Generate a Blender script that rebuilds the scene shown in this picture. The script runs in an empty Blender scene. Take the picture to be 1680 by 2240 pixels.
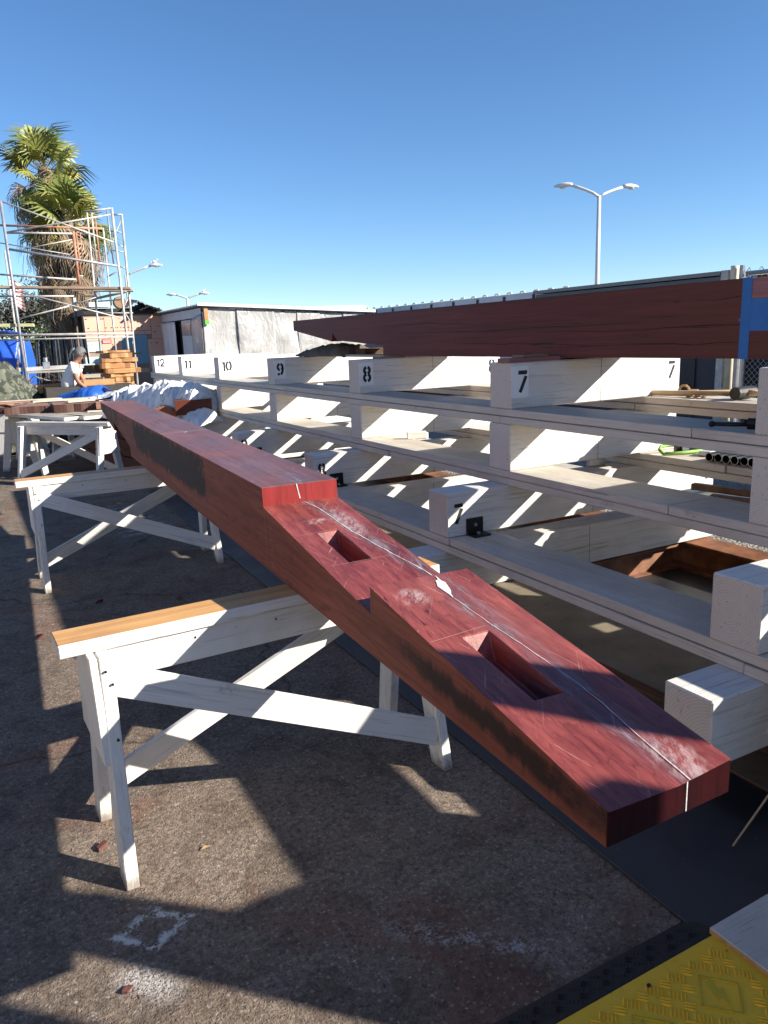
import bpy, bmesh, math, random
from mathutils import Vector, Matrix, noise
random.seed(7)
S = bpy.context.scene
COL = S.collection
R = math.radians
PI = math.pi

# ------------------------------------------------------------------ camera, sky, sun, exposure
cd = bpy.data.cameras.new('camera'); cam = bpy.data.objects.new('camera', cd); COL.objects.link(cam)
cd.sensor_fit = 'VERTICAL'; cd.sensor_height = 24.0; cd.lens = 24.0*1681.94/2240.0
cd.clip_start = 0.05; cd.clip_end = 2000
cam.matrix_world = Matrix(((0.87903393, 0.1375432, -0.45648791, 0), (-0.47532302, 0.17857049, -0.86149905, 0),
                           (-0.03697807, 0.97426611, 0.22234697, 1.54), (0, 0, 0, 1)))
S.camera = cam
SUN = Vector((1.47, -1.445, 1.0)).normalized()
EL = math.asin(SUN.z); AZ_ = math.atan2(SUN.x, SUN.y)
w = bpy.data.worlds.new('World'); S.world = w; w.use_nodes = True
nt = w.node_tree; nt.nodes.clear()
sky = nt.nodes.new('ShaderNodeTexSky'); sky.sky_type = 'NISHITA'; sky.sun_disc = False
sky.sun_elevation = EL; sky.sun_rotation = AZ_; sky.air_density = 0.8; sky.dust_density = 0.0; sky.ozone_density = 4.5; sky.altitude = 20
bg = nt.nodes.new('ShaderNodeBackground'); bg.inputs[1].default_value = 0.082
wo = nt.nodes.new('ShaderNodeOutputWorld')
hs = nt.nodes.new('ShaderNodeHueSaturation'); hs.inputs['Saturation'].default_value = 1.08
nt.links.new(sky.outputs[0], hs.inputs['Color']); nt.links.new(hs.outputs[0], bg.inputs[0]); nt.links.new(bg.outputs[0], wo.inputs[0])
sl = bpy.data.lights.new('sun', 'SUN'); sl.energy = 5.0; sl.angle = R(0.53); sl.color = (1.0, 0.93, 0.82)
so = bpy.data.objects.new('sun', sl); COL.objects.link(so); so.rotation_euler = SUN.to_track_quat('Z', 'Y').to_euler(); so.location = (6, -6, 8)
S.view_settings.view_transform = 'Standard'; S.view_settings.look = 'None'; S.view_settings.gamma = 1
S.view_settings.use_curve_mapping = False; S.view_settings.exposure = 1.12

# ------------------------------------------------------------------ material helpers
class T:
    def __init__(s, name):
        s.m = bpy.data.materials.new(name); s.m.use_nodes = True
        s.t = s.m.node_tree; s.b = s.t.nodes['Principled BSDF']
    def n(s, ty, props=None, **inp):
        nd = s.t.nodes.new('ShaderNode'+ty)
        for k, v in (props or {}).items(): setattr(nd, k, v)
        for k, v in inp.items():
            key = k.replace('_', ' ')
            i = nd.inputs[int(key[1:])] if key[0] == 'i' and key[1:].isdigit() else nd.inputs[key]
            s.set(i, v)
        return nd
    def set(s, i, v):
        if hasattr(v, 'outputs'): v = v.outputs[0]
        if isinstance(v, bpy.types.NodeSocket): s.t.links.new(v, i)
        else:
            if isinstance(v, tuple) and len(v) == 3 and i.type == 'RGBA': v = v+(1,)
            i.default_value = v
    def co(s, scale=(1, 1, 1), rnd=0.0, kind='Object', loc=(0, 0, 0), rot=None):
        tc = s.n('TexCoord')
        src = tc.outputs[kind]
        if rnd:
            oi = s.n('ObjectInfo')
            ad = s.n('VectorMath', {'operation': 'ADD'})
            sc = s.n('VectorMath', {'operation': 'SCALE'}); s.t.links.new(oi.outputs['Random'], sc.inputs[0]); sc.inputs['Scale'].default_value = rnd
            s.t.links.new(src, ad.inputs[0]); s.t.links.new(sc.outputs[0], ad.inputs[1]); src = ad.outputs[0]
        if rot:
            m0 = s.n('Mapping'); s.t.links.new(src, m0.inputs['Vector']); m0.inputs['Rotation'].default_value = rot; src = m0.outputs[0]
        mp = s.n('Mapping'); s.t.links.new(src, mp.inputs['Vector']); mp.inputs['Scale'].default_value = scale; mp.inputs['Location'].default_value = loc
        return mp.outputs[0]
    def noise(s, vec, scale, detail=4, rough=0.55, dist=0.0):
        return s.n('TexNoise', None, Vector=vec, Scale=float(scale), Detail=float(detail), Roughness=rough, Distortion=dist).outputs['Fac']
    def ramp(s, fac, stops, interp='LINEAR'):
        nd = s.n('ValToRGB'); s.set(nd.inputs[0], fac); cr = nd.color_ramp; cr.interpolation = interp
        while len(cr.elements) < len(stops): cr.elements.new(0.5)
        for e, (p, c) in zip(cr.elements, stops):
            e.position = p
            if not isinstance(c, tuple): c = (c, c, c)
            e.color = c+(1,)
        return nd.outputs[0]
    def mix(s, fac, a, b, mode='MIX'):
        nd = s.n('Mix', {'data_type': 'RGBA', 'blend_type': mode})
        s.set(nd.inputs[0], fac); s.set(nd.inputs[6], a); s.set(nd.inputs[7], b)
        return nd.outputs[2]
    def math(s, op, a, b=0.0, c=None):
        nd = s.n('Math', {'operation': op}); s.set(nd.inputs[0], a); s.set(nd.inputs[1], b)
        if c is not None: s.set(nd.inputs[2], c)
        return nd.outputs[0]
    def xyz(s, vec):
        nd = s.n('SeparateXYZ'); s.set(nd.inputs[0], vec); return nd.outputs
    def band(s, v, lo, hi, soft):      # 1 between lo and hi with soft edges
        a = s.n('MapRange', {'interpolation_type': 'SMOOTHSTEP'}, Value=v, From_Min=lo-soft, From_Max=lo+soft).outputs[0]
        b = s.n('MapRange', {'interpolation_type': 'SMOOTHSTEP'}, Value=v, From_Min=hi-soft, From_Max=hi+soft).outputs[0]
        return s.math('SUBTRACT', a, b)
    def bump(s, h, strength=0.3, dist=0.002):
        s.set(s.b.inputs['Normal'], s.n('Bump', None, Strength=strength, Distance=dist, Height=h).outputs[0])
    def fin(s, col=None, rough=None, metal=None, spec=None):
        if col is not None: s.set(s.b.inputs['Base Color'], col)
        if rough is not None: s.set(s.b.inputs['Roughness'], rough)
        if metal is not None: s.set(s.b.inputs['Metallic'], metal)
        if spec is not None: s.set(s.b.inputs['Specular IOR Level'], spec)
        return s.m

def plain(name, col, rough=0.6, metal=0.0, var=0.12, scale=12, bump=0.15, dist=0.003, spec=0.4):
    t = T(name); v = t.co(rnd=7.0); f = t.noise(v, scale, 5)
    lo = tuple(c*(1-var) for c in col); hi = tuple(min(1, c*(1+var)) for c in col)
    c = t.ramp(f, [(0.3, lo), (0.7, hi)]); t.bump(t.noise(v, scale*6, 3), bump, dist)
    return t.fin(c, rough, metal, spec)

def wood(name, a, b, axis, rough=0.6, st=26, bump=0.35, dirt=None, dirt_amt=0.5, grain_dark=0.85):
    """streaky grain along a local axis (0 x, 1 y, 2 z)"""
    t = T(name); sc = [st, st, st]; sc[axis] = st*0.05
    v = t.co(tuple(sc), rnd=9.0); f = t.noise(v, 1.0, 6, 0.6, 0.6)
    fine = t.noise(t.co(tuple(x*4 for x in sc), rnd=5.0), 1.0, 3, 0.6)
    c = t.ramp(f, [(0.28, a), (0.72, b)])
    c = t.mix(t.ramp(fine, [(0.35, 1.0), (0.5, 0.0)]), c, t.mix(1.0, c, (grain_dark,)*3, 'MULTIPLY'))
    if dirt:
        d = t.noise(t.co(rnd=11.0), 3.2, 6, 0.7)
        c = t.mix(t.math('MULTIPLY', t.ramp(d, [(0.46, 0.0), (0.7, 1.0)]), dirt_amt), c, dirt)
    t.bump(t.math('ADD', f, t.math('MULTIPLY', fine, 0.5)), bump, 0.002)
    return t.fin(c, rough, 0, 0.35)

def paint_white(name, axis, dirty=0.25, base=(0.72, 0.690, 0.640), feet=False):
    t = T(name); sc = [22, 22, 22]; sc[axis] = 0.9
    f = t.noise(t.co(tuple(sc), rnd=9.0), 1.0, 5, 0.6, 0.8)
    sc2 = [90, 90, 90]; sc2[axis] = 3
    g = t.noise(t.co(tuple(sc2), rnd=4.0), 1.0, 3, 0.6, 0.3)
    v = t.co(rnd=13.0)
    big = t.noise(v, 2.2, 6, 0.65)
    spots = t.noise(v, 38, 4, 0.7)
    c = t.ramp(f, [(0.3, tuple(x*0.93 for x in base)), (0.6, base)])
    c = t.mix(t.math('MULTIPLY', t.ramp(g, [(0.34, 1.0), (0.45, 0.0)]), 0.42), c, (0.34, 0.31, 0.27))
    c = t.mix(t.math('MULTIPLY', t.ramp(big, [(0.5, 0.0), (0.75, 1.0)]), dirty), c, (0.40, 0.36, 0.30))
    c = t.mix(t.math('MULTIPLY', t.ramp(spots, [(0.66, 0.0), (0.73, 1.0)]), 0.5*min(1, dirty*2.5)), c, (0.22, 0.20, 0.18))
    scv = [5.5, 5.5, 5.5]; scv[axis] = 2.2
    vo = t.n('TexVoronoi', {'feature': 'F1'}, Vector=t.co(tuple(scv), rnd=21.0), Scale=1.0).outputs['Distance']
    kw = t.math('ADD', vo, t.math('MULTIPLY', t.noise(v, 60, 3, 0.7), 0.10))
    kn = t.ramp(kw, [(0.10, 1.0), (0.17, 0.0)])
    crk = t.noise(t.co(tuple(x*0.55 for x in sc2), rnd=31.0), 1.0, 4, 0.6, 1.6)
    c = t.mix(t.math('MULTIPLY', kn, t.math('MULTIPLY', t.ramp(t.noise(v, 75, 3, 0.75), [(0.45, 0.0), (0.56, 1.0)]), 0.6)), c, (0.24, 0.21, 0.17))
    c = t.mix(t.math('MULTIPLY', t.ramp(crk, [(0.315, 1.0), (0.355, 0.0)]), 0.6), c, (0.16, 0.14, 0.12))
    t.bump(t.math('ADD', t.math('MULTIPLY', f, 1.0), t.math('ADD', t.math('MULTIPLY', g, 0.9), t.math('MULTIPLY', crk, 0.8))), 0.7, 0.003)
    if feet:
        zz = t.xyz(t.co())[2]; fz = t.math('ADD', zz, t.math('MULTIPLY', t.math('SUBTRACT', t.noise(t.co(), 30, 4, 0.7), 0.5), 0.09))
        c = t.mix(t.math('MULTIPLY', t.band(fz, -1, 0.035, 0.03), 0.75), c, (0.13, 0.095, 0.07))
    return t.fin(c, 0.62, 0, 0.3)

def worn_white(name, axis):
    t = T(name); sc = [16, 16, 16]; sc[axis] = 0.8
    f = t.noise(t.co(tuple(sc), rnd=9.0), 1.0, 6, 0.65, 0.6)
    v = t.co(rnd=13.0); big = t.noise(v, 1.6, 6, 0.7, 0.4); sp = t.noise(v, 24, 5, 0.75)
    c = t.ramp(f, [(0.25, (0.40, 0.35, 0.28)), (0.5, (0.54, 0.49, 0.41)), (0.75, (0.60, 0.57, 0.52))])
    c = t.mix(t.ramp(big, [(0.45, 0.0), (0.68, 0.75)]), c, (0.34, 0.31, 0.27))
    c = t.mix(t.math('MULTIPLY', t.ramp(sp, [(0.6, 0.0), (0.7, 1.0)]), 0.55), c, (0.17, 0.15, 0.13))
    t.bump(t.math('ADD', f, t.math('MULTIPLY', sp, 0.6)), 0.4, 0.002)
    return t.fin(c, 0.55, 0, 0.4)

def end_white(name):
    t = T(name)
    v = t.co(rnd=0.0); x = t.xyz(v)
    oi = t.n('ObjectInfo').outputs['Random']
    # rings around a pith that sits off the end of the section, in the local YZ plane
    dy = t.math('SUBTRACT', x[1], t.math('MULTIPLY', t.math('SUBTRACT', oi, 0.5), 0.5)); dz = t.math('SUBTRACT', x[2], t.math('MULTIPLY', oi, 0.22))
    rr = t.math('SQRT', t.math('ADD', t.math('MULTIPLY', dy, dy), t.math('MULTIPLY', dz, dz)))
    wob = t.noise(t.co(rnd=3.0), 9, 4)
    wv = t.math('SINE', t.math('MULTIPLY', t.math('ADD', rr, t.math('MULTIPLY', wob, 0.010)), 620.0))
    crack = t.noise(t.co((1, 60, 12), rnd=8.0), 1.0, 4, 0.7)
    sp = t.noise(t.co((1, 1, 1), rnd=2.0), 70, 4, 0.75)
    c = t.mix(t.math('MULTIPLY', t.ramp(wv, [(0.1, 0.0), (0.9, 1.0)]), 0.28), (0.62, 0.575, 0.53), (0.36, 0.325, 0.295))
    c = t.mix(t.math('MULTIPLY', t.ramp(crack, [(0.29, 1.0), (0.34, 0.0)]), 0.55), c, (0.2, 0.18, 0.17))
    c = t.mix(t.ramp(sp, [(0.61, 0.0), (0.68, 0.75)]), c, (0.13, 0.12, 0.11))
    t.bump(t.math('ADD', wv, t.math('MULTIPLY', sp, -3.0)), 0.25, 0.0015)
    return t.fin(c, 0.7, 0, 0.3)

WX = paint_white('white_paint_x', 0, 0.38); WY = paint_white('white_paint_clean', 0, 0.12); WZ = paint_white('white_paint_z', 2, 0.45, feet=True)
PLW = paint_white('weathered_white_paint', 0, 0.75, (0.60, 0.555, 0.50)); WORN = worn_white('worn_white_paint', 0); WEND = end_white('white_end_grain')
RAWTOP = wood('bare_pine', (0.50, 0.24, 0.075), (0.74, 0.43, 0.17), 0, 0.55, 30, 0.3, (0.25, 0.11, 0.06), 0.35)
STENCIL = plain('stencil_black', (0.012, 0.012, 0.014), 0.6, 0, 0.4, 60, 0.2, 0.001)
FRESH = plain('fresh_white_patch', (0.82, 0.82, 0.81), 0.55, 0, 0.03, 30, 0.2, 0.001)
BLACKSTEEL = plain('black_steel', (0.022, 0.021, 0.022), 0.42, 0.5, 0.4, 30, 0.3, 0.001)
GALV = plain('galvanised_steel', (0.36, 0.37, 0.39), 0.42, 0.75, 0.2, 16, 0.2, 0.001)
RUST = plain('rusty_steel', (0.19, 0.075, 0.032), 0.8, 0.15, 0.5, 9, 0.5, 0.003)
CHALK = plain('white_chalk', (0.68, 0.67, 0.66), 0.9, 0, 0.15, 80, 0.3, 0.001)
GREYPAINT = plain('dark_grey_paint', (0.09, 0.095, 0.105), 0.5, 0, 0.2, 3, 0.1)
CREAM = plain('cream_paint', (0.62, 0.56, 0.42), 0.5, 0, 0.12, 6, 0.1)

def red_wood(name, side=False, tint=1.0):
    t = T(name)
    f = t.noise(t.co((24, 0.9, 24), rnd=0), 1.0, 6, 0.62, 1.2)
    cath = t.noise(t.co((9, 0.55, 9), loc=(3, 1, 5)), 1.0, 3, 0.5, 1.6)
    rings = t.math('FRACT', t.math('MULTIPLY', cath, 11.0))
    fine = t.noise(t.co((170, 6, 170)), 1.0, 3, 0.6)
    v = t.co(); big = t.noise(v, 1.7, 5, 0.6); x = t.xyz(v)
    if side:
        lo, hi = (0.15*tint, 0.038*tint, 0.022*tint), (0.30*tint, 0.086*tint, 0.050*tint)
    else:
        lo, hi = (0.125*tint, 0.020*tint, 0.020*tint), (0.345*tint, 0.082*tint, 0.066*tint)
    c = t.ramp(f, [(0.28, lo), (0.7, hi)])
    blot = t.noise(t.co((7, 1.1, 7), loc=(0, 9, 2)), 1.0, 6, 0.7, 1.4)
    c = t.mix(t.ramp(blot, [(0.46, 0.0), (0.66, 0.22 if side else 0.5)]), c, tuple(q*0.55 for q in lo))
    c = t.mix(t.math('MULTIPLY', t.ramp(rings, [(0.0, 1.0), (0.22, 0.0)]), 0.5), c, tuple(q*0.5 for q in lo))
    c = t.mix(t.math('MULTIPLY', t.ramp(fine, [(0.33, 1.0), (0.45, 0.0)]), 0.4), c, tuple(q*0.45 for q in lo))
    if not side:
        # the uncut body behind the scarf is older, browner and duller than the fresh faces
        old = t.mix(1.0, t.ramp(f, [(0.28, (0.095, 0.042, 0.037)), (0.7, (0.185, 0.088, 0.078))]), (1, 1, 1), 'MULTIPLY')
        old = t.mix(t.ramp(t.noise(t.co((10, 0.7, 10), loc=(0, 4, 0)), 1.0, 5, 0.6, 1.5), [(0.48, 0.0), (0.66, 0.7)]), old, (0.115, 0.075, 0.095))
        c = t.mix(t.math('MULTIPLY', t.band(x[1], 1.818, 30, 0.002), 0.8), c, old)
        # scratched, chalky bloom: thin cross scratches and pale dusting
        a1 = t.noise(t.co((150, 5, 20), loc=(1, 2, 0), rot=(0, 0, 0.6)), 1.0, 3, 0.6, 0.3)
        a2 = t.noise(t.co((170, 7, 20), loc=(4, 2, 0), rot=(0, 0, -0.25)), 1.0, 3, 0.6, 0.3)
        c = t.mix(t.math('MULTIPLY', t.ramp(a1, [(0.66, 0.0), (0.72, 1.0)]), 0.55), c, (0.55, 0.30, 0.27))
        c = t.mix(t.math('MULTIPLY', t.ramp(a2, [(0.65, 0.0), (0.72, 1.0)]), 0.5), c, (0.58, 0.36, 0.33))
        c = t.mix(t.math('MULTIPLY', t.ramp(big, [(0.5, 0.0), (0.7, 1.0)]), 0.38), c, (0.42, 0.13, 0.11))
        # dark resin streak that follows the crack down the scarf
        cx = t.math('ADD', 0.160, t.math('MULTIPLY', t.noise(t.co((0, 3, 0)), 1.0, 2), 0.05))
        cx = t.math('ADD', cx, t.math('MULTIPLY', t.band(x[1], .9, 30, .004), t.math('SUBTRACT', 0.205, t.math('MULTIPLY', x[1], 0.112))))
        d = t.math('ABSOLUTE', t.math('SUBTRACT', x[0], cx))
        near = t.n('MapRange', {'interpolation_type': 'SMOOTHSTEP'}, Value=d, From_Min=0.004, From_Max=0.055, To_Min=1.0, To_Max=0.0).outputs[0]
        near = t.math('MULTIPLY', near, t.band(x[1], -0.5, 2.05, 0.25))
        mot = t.noise(t.co((30, 5, 30), loc=(2, 0, 0)), 1.0, 5, 0.7, 1.0)
        c = t.mix(t.math('MULTIPLY', near, t.ramp(mot, [(0.38, 0.1), (0.62, 0.85)])), c, (0.075, 0.055, 0.075))
        c = t.mix(t.math('MULTIPLY', near, t.ramp(mot, [(0.50, 0.0), (0.78, 0.9)])), c, (0.42, 0.36, 0.37))
        for (px_, py_, rx_, ry_) in ((.075, .80, .045, .05), (.125, 1.60, .05, .03), (.205, .06, .05, .07), (.22, 1.55, .04, .16)):
            dd = t.math('ADD', t.math('POWER', t.math('DIVIDE', t.math('SUBTRACT', x[0], px_), rx_), 2.0), t.math('POWER', t.math('DIVIDE', t.math('SUBTRACT', x[1], py_), ry_), 2.0))
            bl_ = t.n('MapRange', {'interpolation_type': 'SMOOTHSTEP'}, Value=dd, From_Min=0.1, From_Max=1.4, To_Min=1.0, To_Max=0.0).outputs[0]
            c = t.mix(t.math('MULTIPLY', bl_, t.ramp(t.noise(t.co((60, 22, 30), rot=(0, 0, .5)), 1.0, 5, 0.75), [(0.44, 0.0), (0.62, 0.75)])), c, (0.50, 0.36, 0.34))
        chk = t.noise(t.co((70, 0.8, 70), loc=(5, 1, 0)), 1.0, 4, 0.6, 1.0)
        c = t.mix(t.ramp(chk, [(0.30, 0.75), (0.335, 0.0)]), c, (0.035, 0.008, 0.010))
    else:
        # black stains with drip edges on the side of the timber
        dr = t.noise(t.co((1, 17, 1.2)), 1.0, 6, 0.72, 0.4); dr2 = t.noise(t.co((1, 5, 5), loc=(0, 3, 1)), 1.0, 5, 0.65)
        zz = t.math('ADD', x[2], t.math('MULTIPLY', t.math('SUBTRACT', dr, 0.5), 0.14))
        yy = t.math('ADD', x[1], t.math('MULTIPLY', t.math('SUBTRACT', dr2, 0.5), 1.1))
        m1 = t.math('MULTIPLY', t.band(zz, 0.10, 0.292, 0.012), t.band(yy, 2.75, 4.95, 0.05))
        m1 = t.math('MULTIPLY', m1, t.ramp(dr2, [(0.30, 0.15), (0.42, 1.0)]))
        zz2 = t.math('ADD', x[2], t.math('MULTIPLY', x[1], -0.06))
        zz2 = t.math('ADD', zz2, t.math('MULTIPLY', t.math('SUBTRACT', dr, 0.5), 0.075))
        m2 = t.math('MULTIPLY', t.band(zz2, 0.014, 0.066, 0.014), t.band(yy, -1.0, 0.75, 0.2))
        m2 = t.math('MULTIPLY', m2, t.ramp(t.noise(t.co((1, 3, 9)), 1.0, 6, 0.7), [(0.34, 0.25), (0.52, 1.0)]))
        m3 = t.math('MULTIPLY', t.band(zz, 0.16, 0.31, 0.02), t.band(yy, 5.9, 8, 0.2))
        m3 = t.math('MULTIPLY', m3, t.ramp(dr2, [(0.42, 0.0), (0.52, 1.0)]))
        m = t.math('MAXIMUM', t.math('MAXIMUM', m1, m2), t.math('MULTIPLY', m3, 0.8))
        c = t.mix(t.math('MULTIPLY', m, 0.9), c, (0.012, 0.010, 0.009))
        saw = t.math('SINE', t.math('MULTIPLY', x[1], 900.0))
    h = t.math('ADD', f, t.math('MULTIPLY', fine, 0.8))
    if side: h = t.math('ADD', h, t.math('MULTIPLY', saw, 0.08))
    t.bump(h, 0.4, 0.0015)
    return t.fin(c, 0.62 if side else t.ramp(big, [(0.3, 0.36), (0.7, 0.52)]), 0, 0.22 if side else 0.45)

RED = red_wood('red_hardwood'); REDSIDE = red_wood('red_hardwood_rough_side', True)
REDEND = wood('red_end_grain', (0.12, 0.010, 0.010), (0.29, 0.026, 0.024), 2, 0.42, 18, 0.5, (0.05, 0.012, 0.012), 0.8)
SHADE_END = wood('shade_dark_end', (0.008, 0.003, 0.004), (0.030, 0.006, 0.007), 2, 0.3, 14, 0.5, (0.11, 0.008, 0.008), 0.3)  # shade on the near end put into its colour, darker than other ends
t = T('dark_red_hardwood')
_f = t.noise(t.co((26, 0.8, 26)), 1.0, 6, 0.62, 1.3); _x = t.xyz(t.co())
_ck = t.noise(t.co((3, 0.9, 34), loc=(0, 0, 2)), 1.0, 4, 0.6, 1.8)
_c = t.ramp(_f, [(0.28, (0.085, 0.015, 0.011)), (0.72, (0.17, 0.030, 0.022))])
_c = t.mix(t.band(_x[1], -9, 2.2, 1.2), _c, t.mix(0.55, _c, (0.135, 0.050, 0.026)))
_c = t.mix(t.ramp(_ck, [(0.335, 0.85), (0.36, 0.0)]), _c, (0.012, 0.005, 0.005))
t.bump(t.math('ADD', _f, t.math('MULTIPLY', _ck, 2.0)), 0.35, 0.002)
DRED = t.fin(_c, 0.55, 0, 0.25)

# ------------------------------------------------------------------ object helpers
def link(o, parent=None):
    COL.objects.link(o)
    if parent: o.parent = parent
    return o
def tag(o, label, cat, group=None):
    o['label'] = label; o['category'] = cat
    if group: o['group'] = group
    return o
def empty(name, loc=(0, 0, 0), rz=0.0):
    o = bpy.data.objects.new(name, None); o.location = loc; o.rotation_euler = (0, 0, rz); o.empty_display_size = 0.1
    return link(o)
def thing(name, label, cat, loc=(0, 0, 0), rz=0.0, group=None):
    return tag(empty(name, loc, rz), label, cat, group)
class MB:
    def __init__(s): s.v = []; s.f = []; s.i = []
    def add(s, verts, faces, mi=0):
        k = len(s.v); s.v += [tuple(p) for p in verts]
        for fc in faces: s.f.append(tuple(k+j for j in fc)); s.i.append(mi)
        return s
    def box(s, x0, x1, y0, y1, z0, z1, mi=0, M=None, faces_mi=None):
        vs = [Vector((x, y, z)) for z in (z0, z1) for y in (y0, y1) for x in (x0, x1)]
        if M: vs = [M @ p for p in vs]
        fs = [(0, 2, 3, 1), (4, 5, 7, 6), (0, 1, 5, 4), (2, 6, 7, 3), (0, 4, 6, 2), (1, 3, 7, 5)]  # -z +z -y +y -x +x
        k = len(s.v); s.v += [tuple(p) for p in vs]
        for j, fc in enumerate(fs): s.f.append(tuple(k+q for q in fc)); s.i.append(faces_mi[j] if faces_mi else mi)
        return s
    def beam(s, p, q, wd, th, mi=0, up=(0, 0, 1)):     # rectangular bar from p to q
        p, q = Vector(p), Vector(q); d = (q-p).normalized(); a = d.cross(Vector(up))
        if a.length < 1e-4: a = d.cross(Vector((1, 0, 0)))
        a.normalize(); b = a.cross(d)
        vs = [e + a*(sx*wd/2) + b*(sy*th/2) for e in (p, q) for sx, sy in ((-1, -1), (1, -1), (1, 1), (-1, 1))]
        s.add(vs, [(0, 1, 2, 3), (7, 6, 5, 4), (0, 4, 5, 1), (1, 5, 6, 2), (2, 6, 7, 3), (3, 7, 4, 0)], mi); return s
    def tube(s, pts, r, n=8, mi=0, r2=None, cap=True):
        pts = [Vector(p) for p in pts]; rings = []; k = len(s.v); m = len(pts)
        prev = None
        for i, p in enumerate(pts):
            d = (pts[min(i+1, m-1)]-pts[max(i-1, 0)]).normalized()
            a = d.cross(Vector((0, 0, 1))) if prev is None else prev - d*prev.dot(d)
            if a.length < 1e-3: a = d.cross(Vector((1, 0, 0)))
            a.normalize(); prev = a; b = d.cross(a)
            rr = r if r2 is None else r+(r2-r)*i/(m-1)
            for j in range(n):
                an = 2*PI*j/n; s.v.append(tuple(p+a*(rr*math.cos(an))+b*(rr*math.sin(an))))
        for i in range(m-1):
            for j in range(n):
                s.f.append((k+i*n+j, k+i*n+(j+1) % n, k+(i+1)*n+(j+1) % n, k+(i+1)*n+j)); s.i.append(mi)
        if cap:
            s.f.append(tuple(k+j for j in reversed(range(n)))); s.i.append(mi)
            s.f.append(tuple(k+(m-1)*n+j for j in range(n))); s.i.append(mi)
        return s
    def sphere(s, c, r, n=8, mi=0, sx=1, sy=1, sz=1):
        c = Vector(c); k = len(s.v); m = n//2+1
        for i in range(m+1):
            th = PI*i/m
            for j in range(n):
                ph = 2*PI*j/n
                s.v.append((c.x+r*sx*math.sin(th)*math.cos(ph), c.y+r*sy*math.sin(th)*math.sin(ph), c.z+r*sz*math.cos(th)))
        for i in range(m):
            for j in range(n):
                s.f.append((k+i*n+j, k+(i+1)*n+j, k+(i+1)*n+(j+1) % n, k+i*n+(j+1) % n)); s.i.append(mi)
        return s
    def prism(s, poly, a0, a1, axis='x', mi=0, cap_mi=None):   # polygon of (u, v) extruded along an axis
        n = len(poly); f = {'x': lambda u, v, a: (a, u, v), 'y': lambda u, v, a: (u, a, v), 'z': lambda u, v, a: (u, v, a)}[axis]
        k = len(s.v); s.v += [f(u, v, a0) for u, v in poly]+[f(u, v, a1) for u, v in poly]
        cm = mi if cap_mi is None else cap_mi
        s.f.append(tuple(k+j for j in reversed(range(n)))); s.i.append(cm)
        s.f.append(tuple(k+n+j for j in range(n))); s.i.append(cm)
        for j in range(n): s.f.append((k+j, k+(j+1) % n, k+n+(j+1) % n, k+n+j)); s.i.append(mi)
        return s
    def mesh(s, name, mats, smooth=False):
        me = bpy.data.meshes.new(name); me.from_pydata(s.v, [], s.f)
        for m in (mats if isinstance(mats, (list, tuple)) else [mats]): me.materials.append(m)
        me.polygons.foreach_set('material_index', s.i)
        if smooth: me.polygons.foreach_set('use_smooth', [True]*len(s.f))
        bm = bmesh.new(); bm.from_mesh(me); bmesh.ops.recalc_face_normals(bm, faces=bm.faces); bm.to_mesh(me); bm.free()
        return me
    def obj(s, name, mats, parent=None, bevel=0.0, smooth=False, loc=(0, 0, 0), rz=0.0):
        o = bpy.data.objects.new(name, s.mesh(name, mats, smooth)); o.location = loc; o.rotation_euler = (0, 0, rz)
        if bevel: add_bevel(o, bevel)
        return link(o, parent)
def add_bevel(o, wd, seg=1):
    b = o.modifiers.new('edge', 'BEVEL'); b.width = wd; b.segments = seg; b.limit_method = 'ANGLE'; b.angle_limit = R(40)
def inst(name, me, parent=None, loc=(0, 0, 0), rot=(0, 0, 0), bevel=0.0):
    o = bpy.data.objects.new(name, me); o.location = loc; o.rotation_euler = rot
    if bevel: add_bevel(o, bevel)
    return link(o, parent)
def structure(o): o['kind'] = 'structure'; return o
_tm = {}
def timber(name, label, cat, x0, x1, y0, y1, z0, z1, along='x', group=None, mats=None, parent=None, bevel=0.004, key=''):
    """a sawn timber; local x runs along its length so the grain does too"""
    if along == 'x': L, wd = x1-x0, y1-y0
    else: L, wd = y1-y0, x1-x0
    h = z1-z0; k = (round(L, 3), round(wd, 3), round(h, 3), key)
    if k not in _tm:
        _tm[k] = MB().box(-L/2, L/2, -wd/2, wd/2, 0, h, faces_mi=[0, 2, 0, 0, 1, 1]).mesh(name, mats or [WX, WEND, WX])
    o = inst(name, _tm[k], parent, ((x0+x1)/2, (y0+y1)/2, z0), (0, 0, (0 if along == 'x' else PI/2)+random.uniform(-.0015, .0015)), bevel)
    if label: tag(o, label, cat, group)
    return o

# ------------------------------------------------------------------ ground
t = T('yard_asphalt'); v = t.co()
g1 = t.math('ADD', t.math('MULTIPLY', t.noise(v, 165, 3, 0.7), 0.55), t.math('MULTIPLY', t.noise(v, 58, 4, 0.65), 0.45)); g2 = t.n('TexVoronoi', {'feature': 'F1'}, Vector=v, Scale=95.0).outputs['Distance']
big = t.noise(v, 0.9, 6, 0.6); mid = t.noise(v, 5.5, 6, 0.7, 0.6); red = t.noise(t.co(loc=(7, 3, 0)), 1.5, 6, 0.65, 0.5)
c = t.ramp(g1, [(0.32, (0.095, 0.071, 0.055)), (0.50, (0.235, 0.182, 0.140)), (0.68, (0.43, 0.355, 0.285))])
c = t.mix(t.ramp(big, [(0.40, 0.0), (0.66, 0.6)]), c, t.mix(1.0, c, (0.55, 0.50, 0.47), 'MULTIPLY'))
c = t.mix(t.math('MULTIPLY', t.ramp(mid, [(0.48, 0.0), (0.66, 1.0)]), 0.6), c, (0.085, 0.058, 0.042))
c = t.mix(t.math('MULTIPLY', t.ramp(red, [(0.52, 0.0), (0.66, 1.0)]), 0.6), c, (0.20, 0.085, 0.055))
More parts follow.
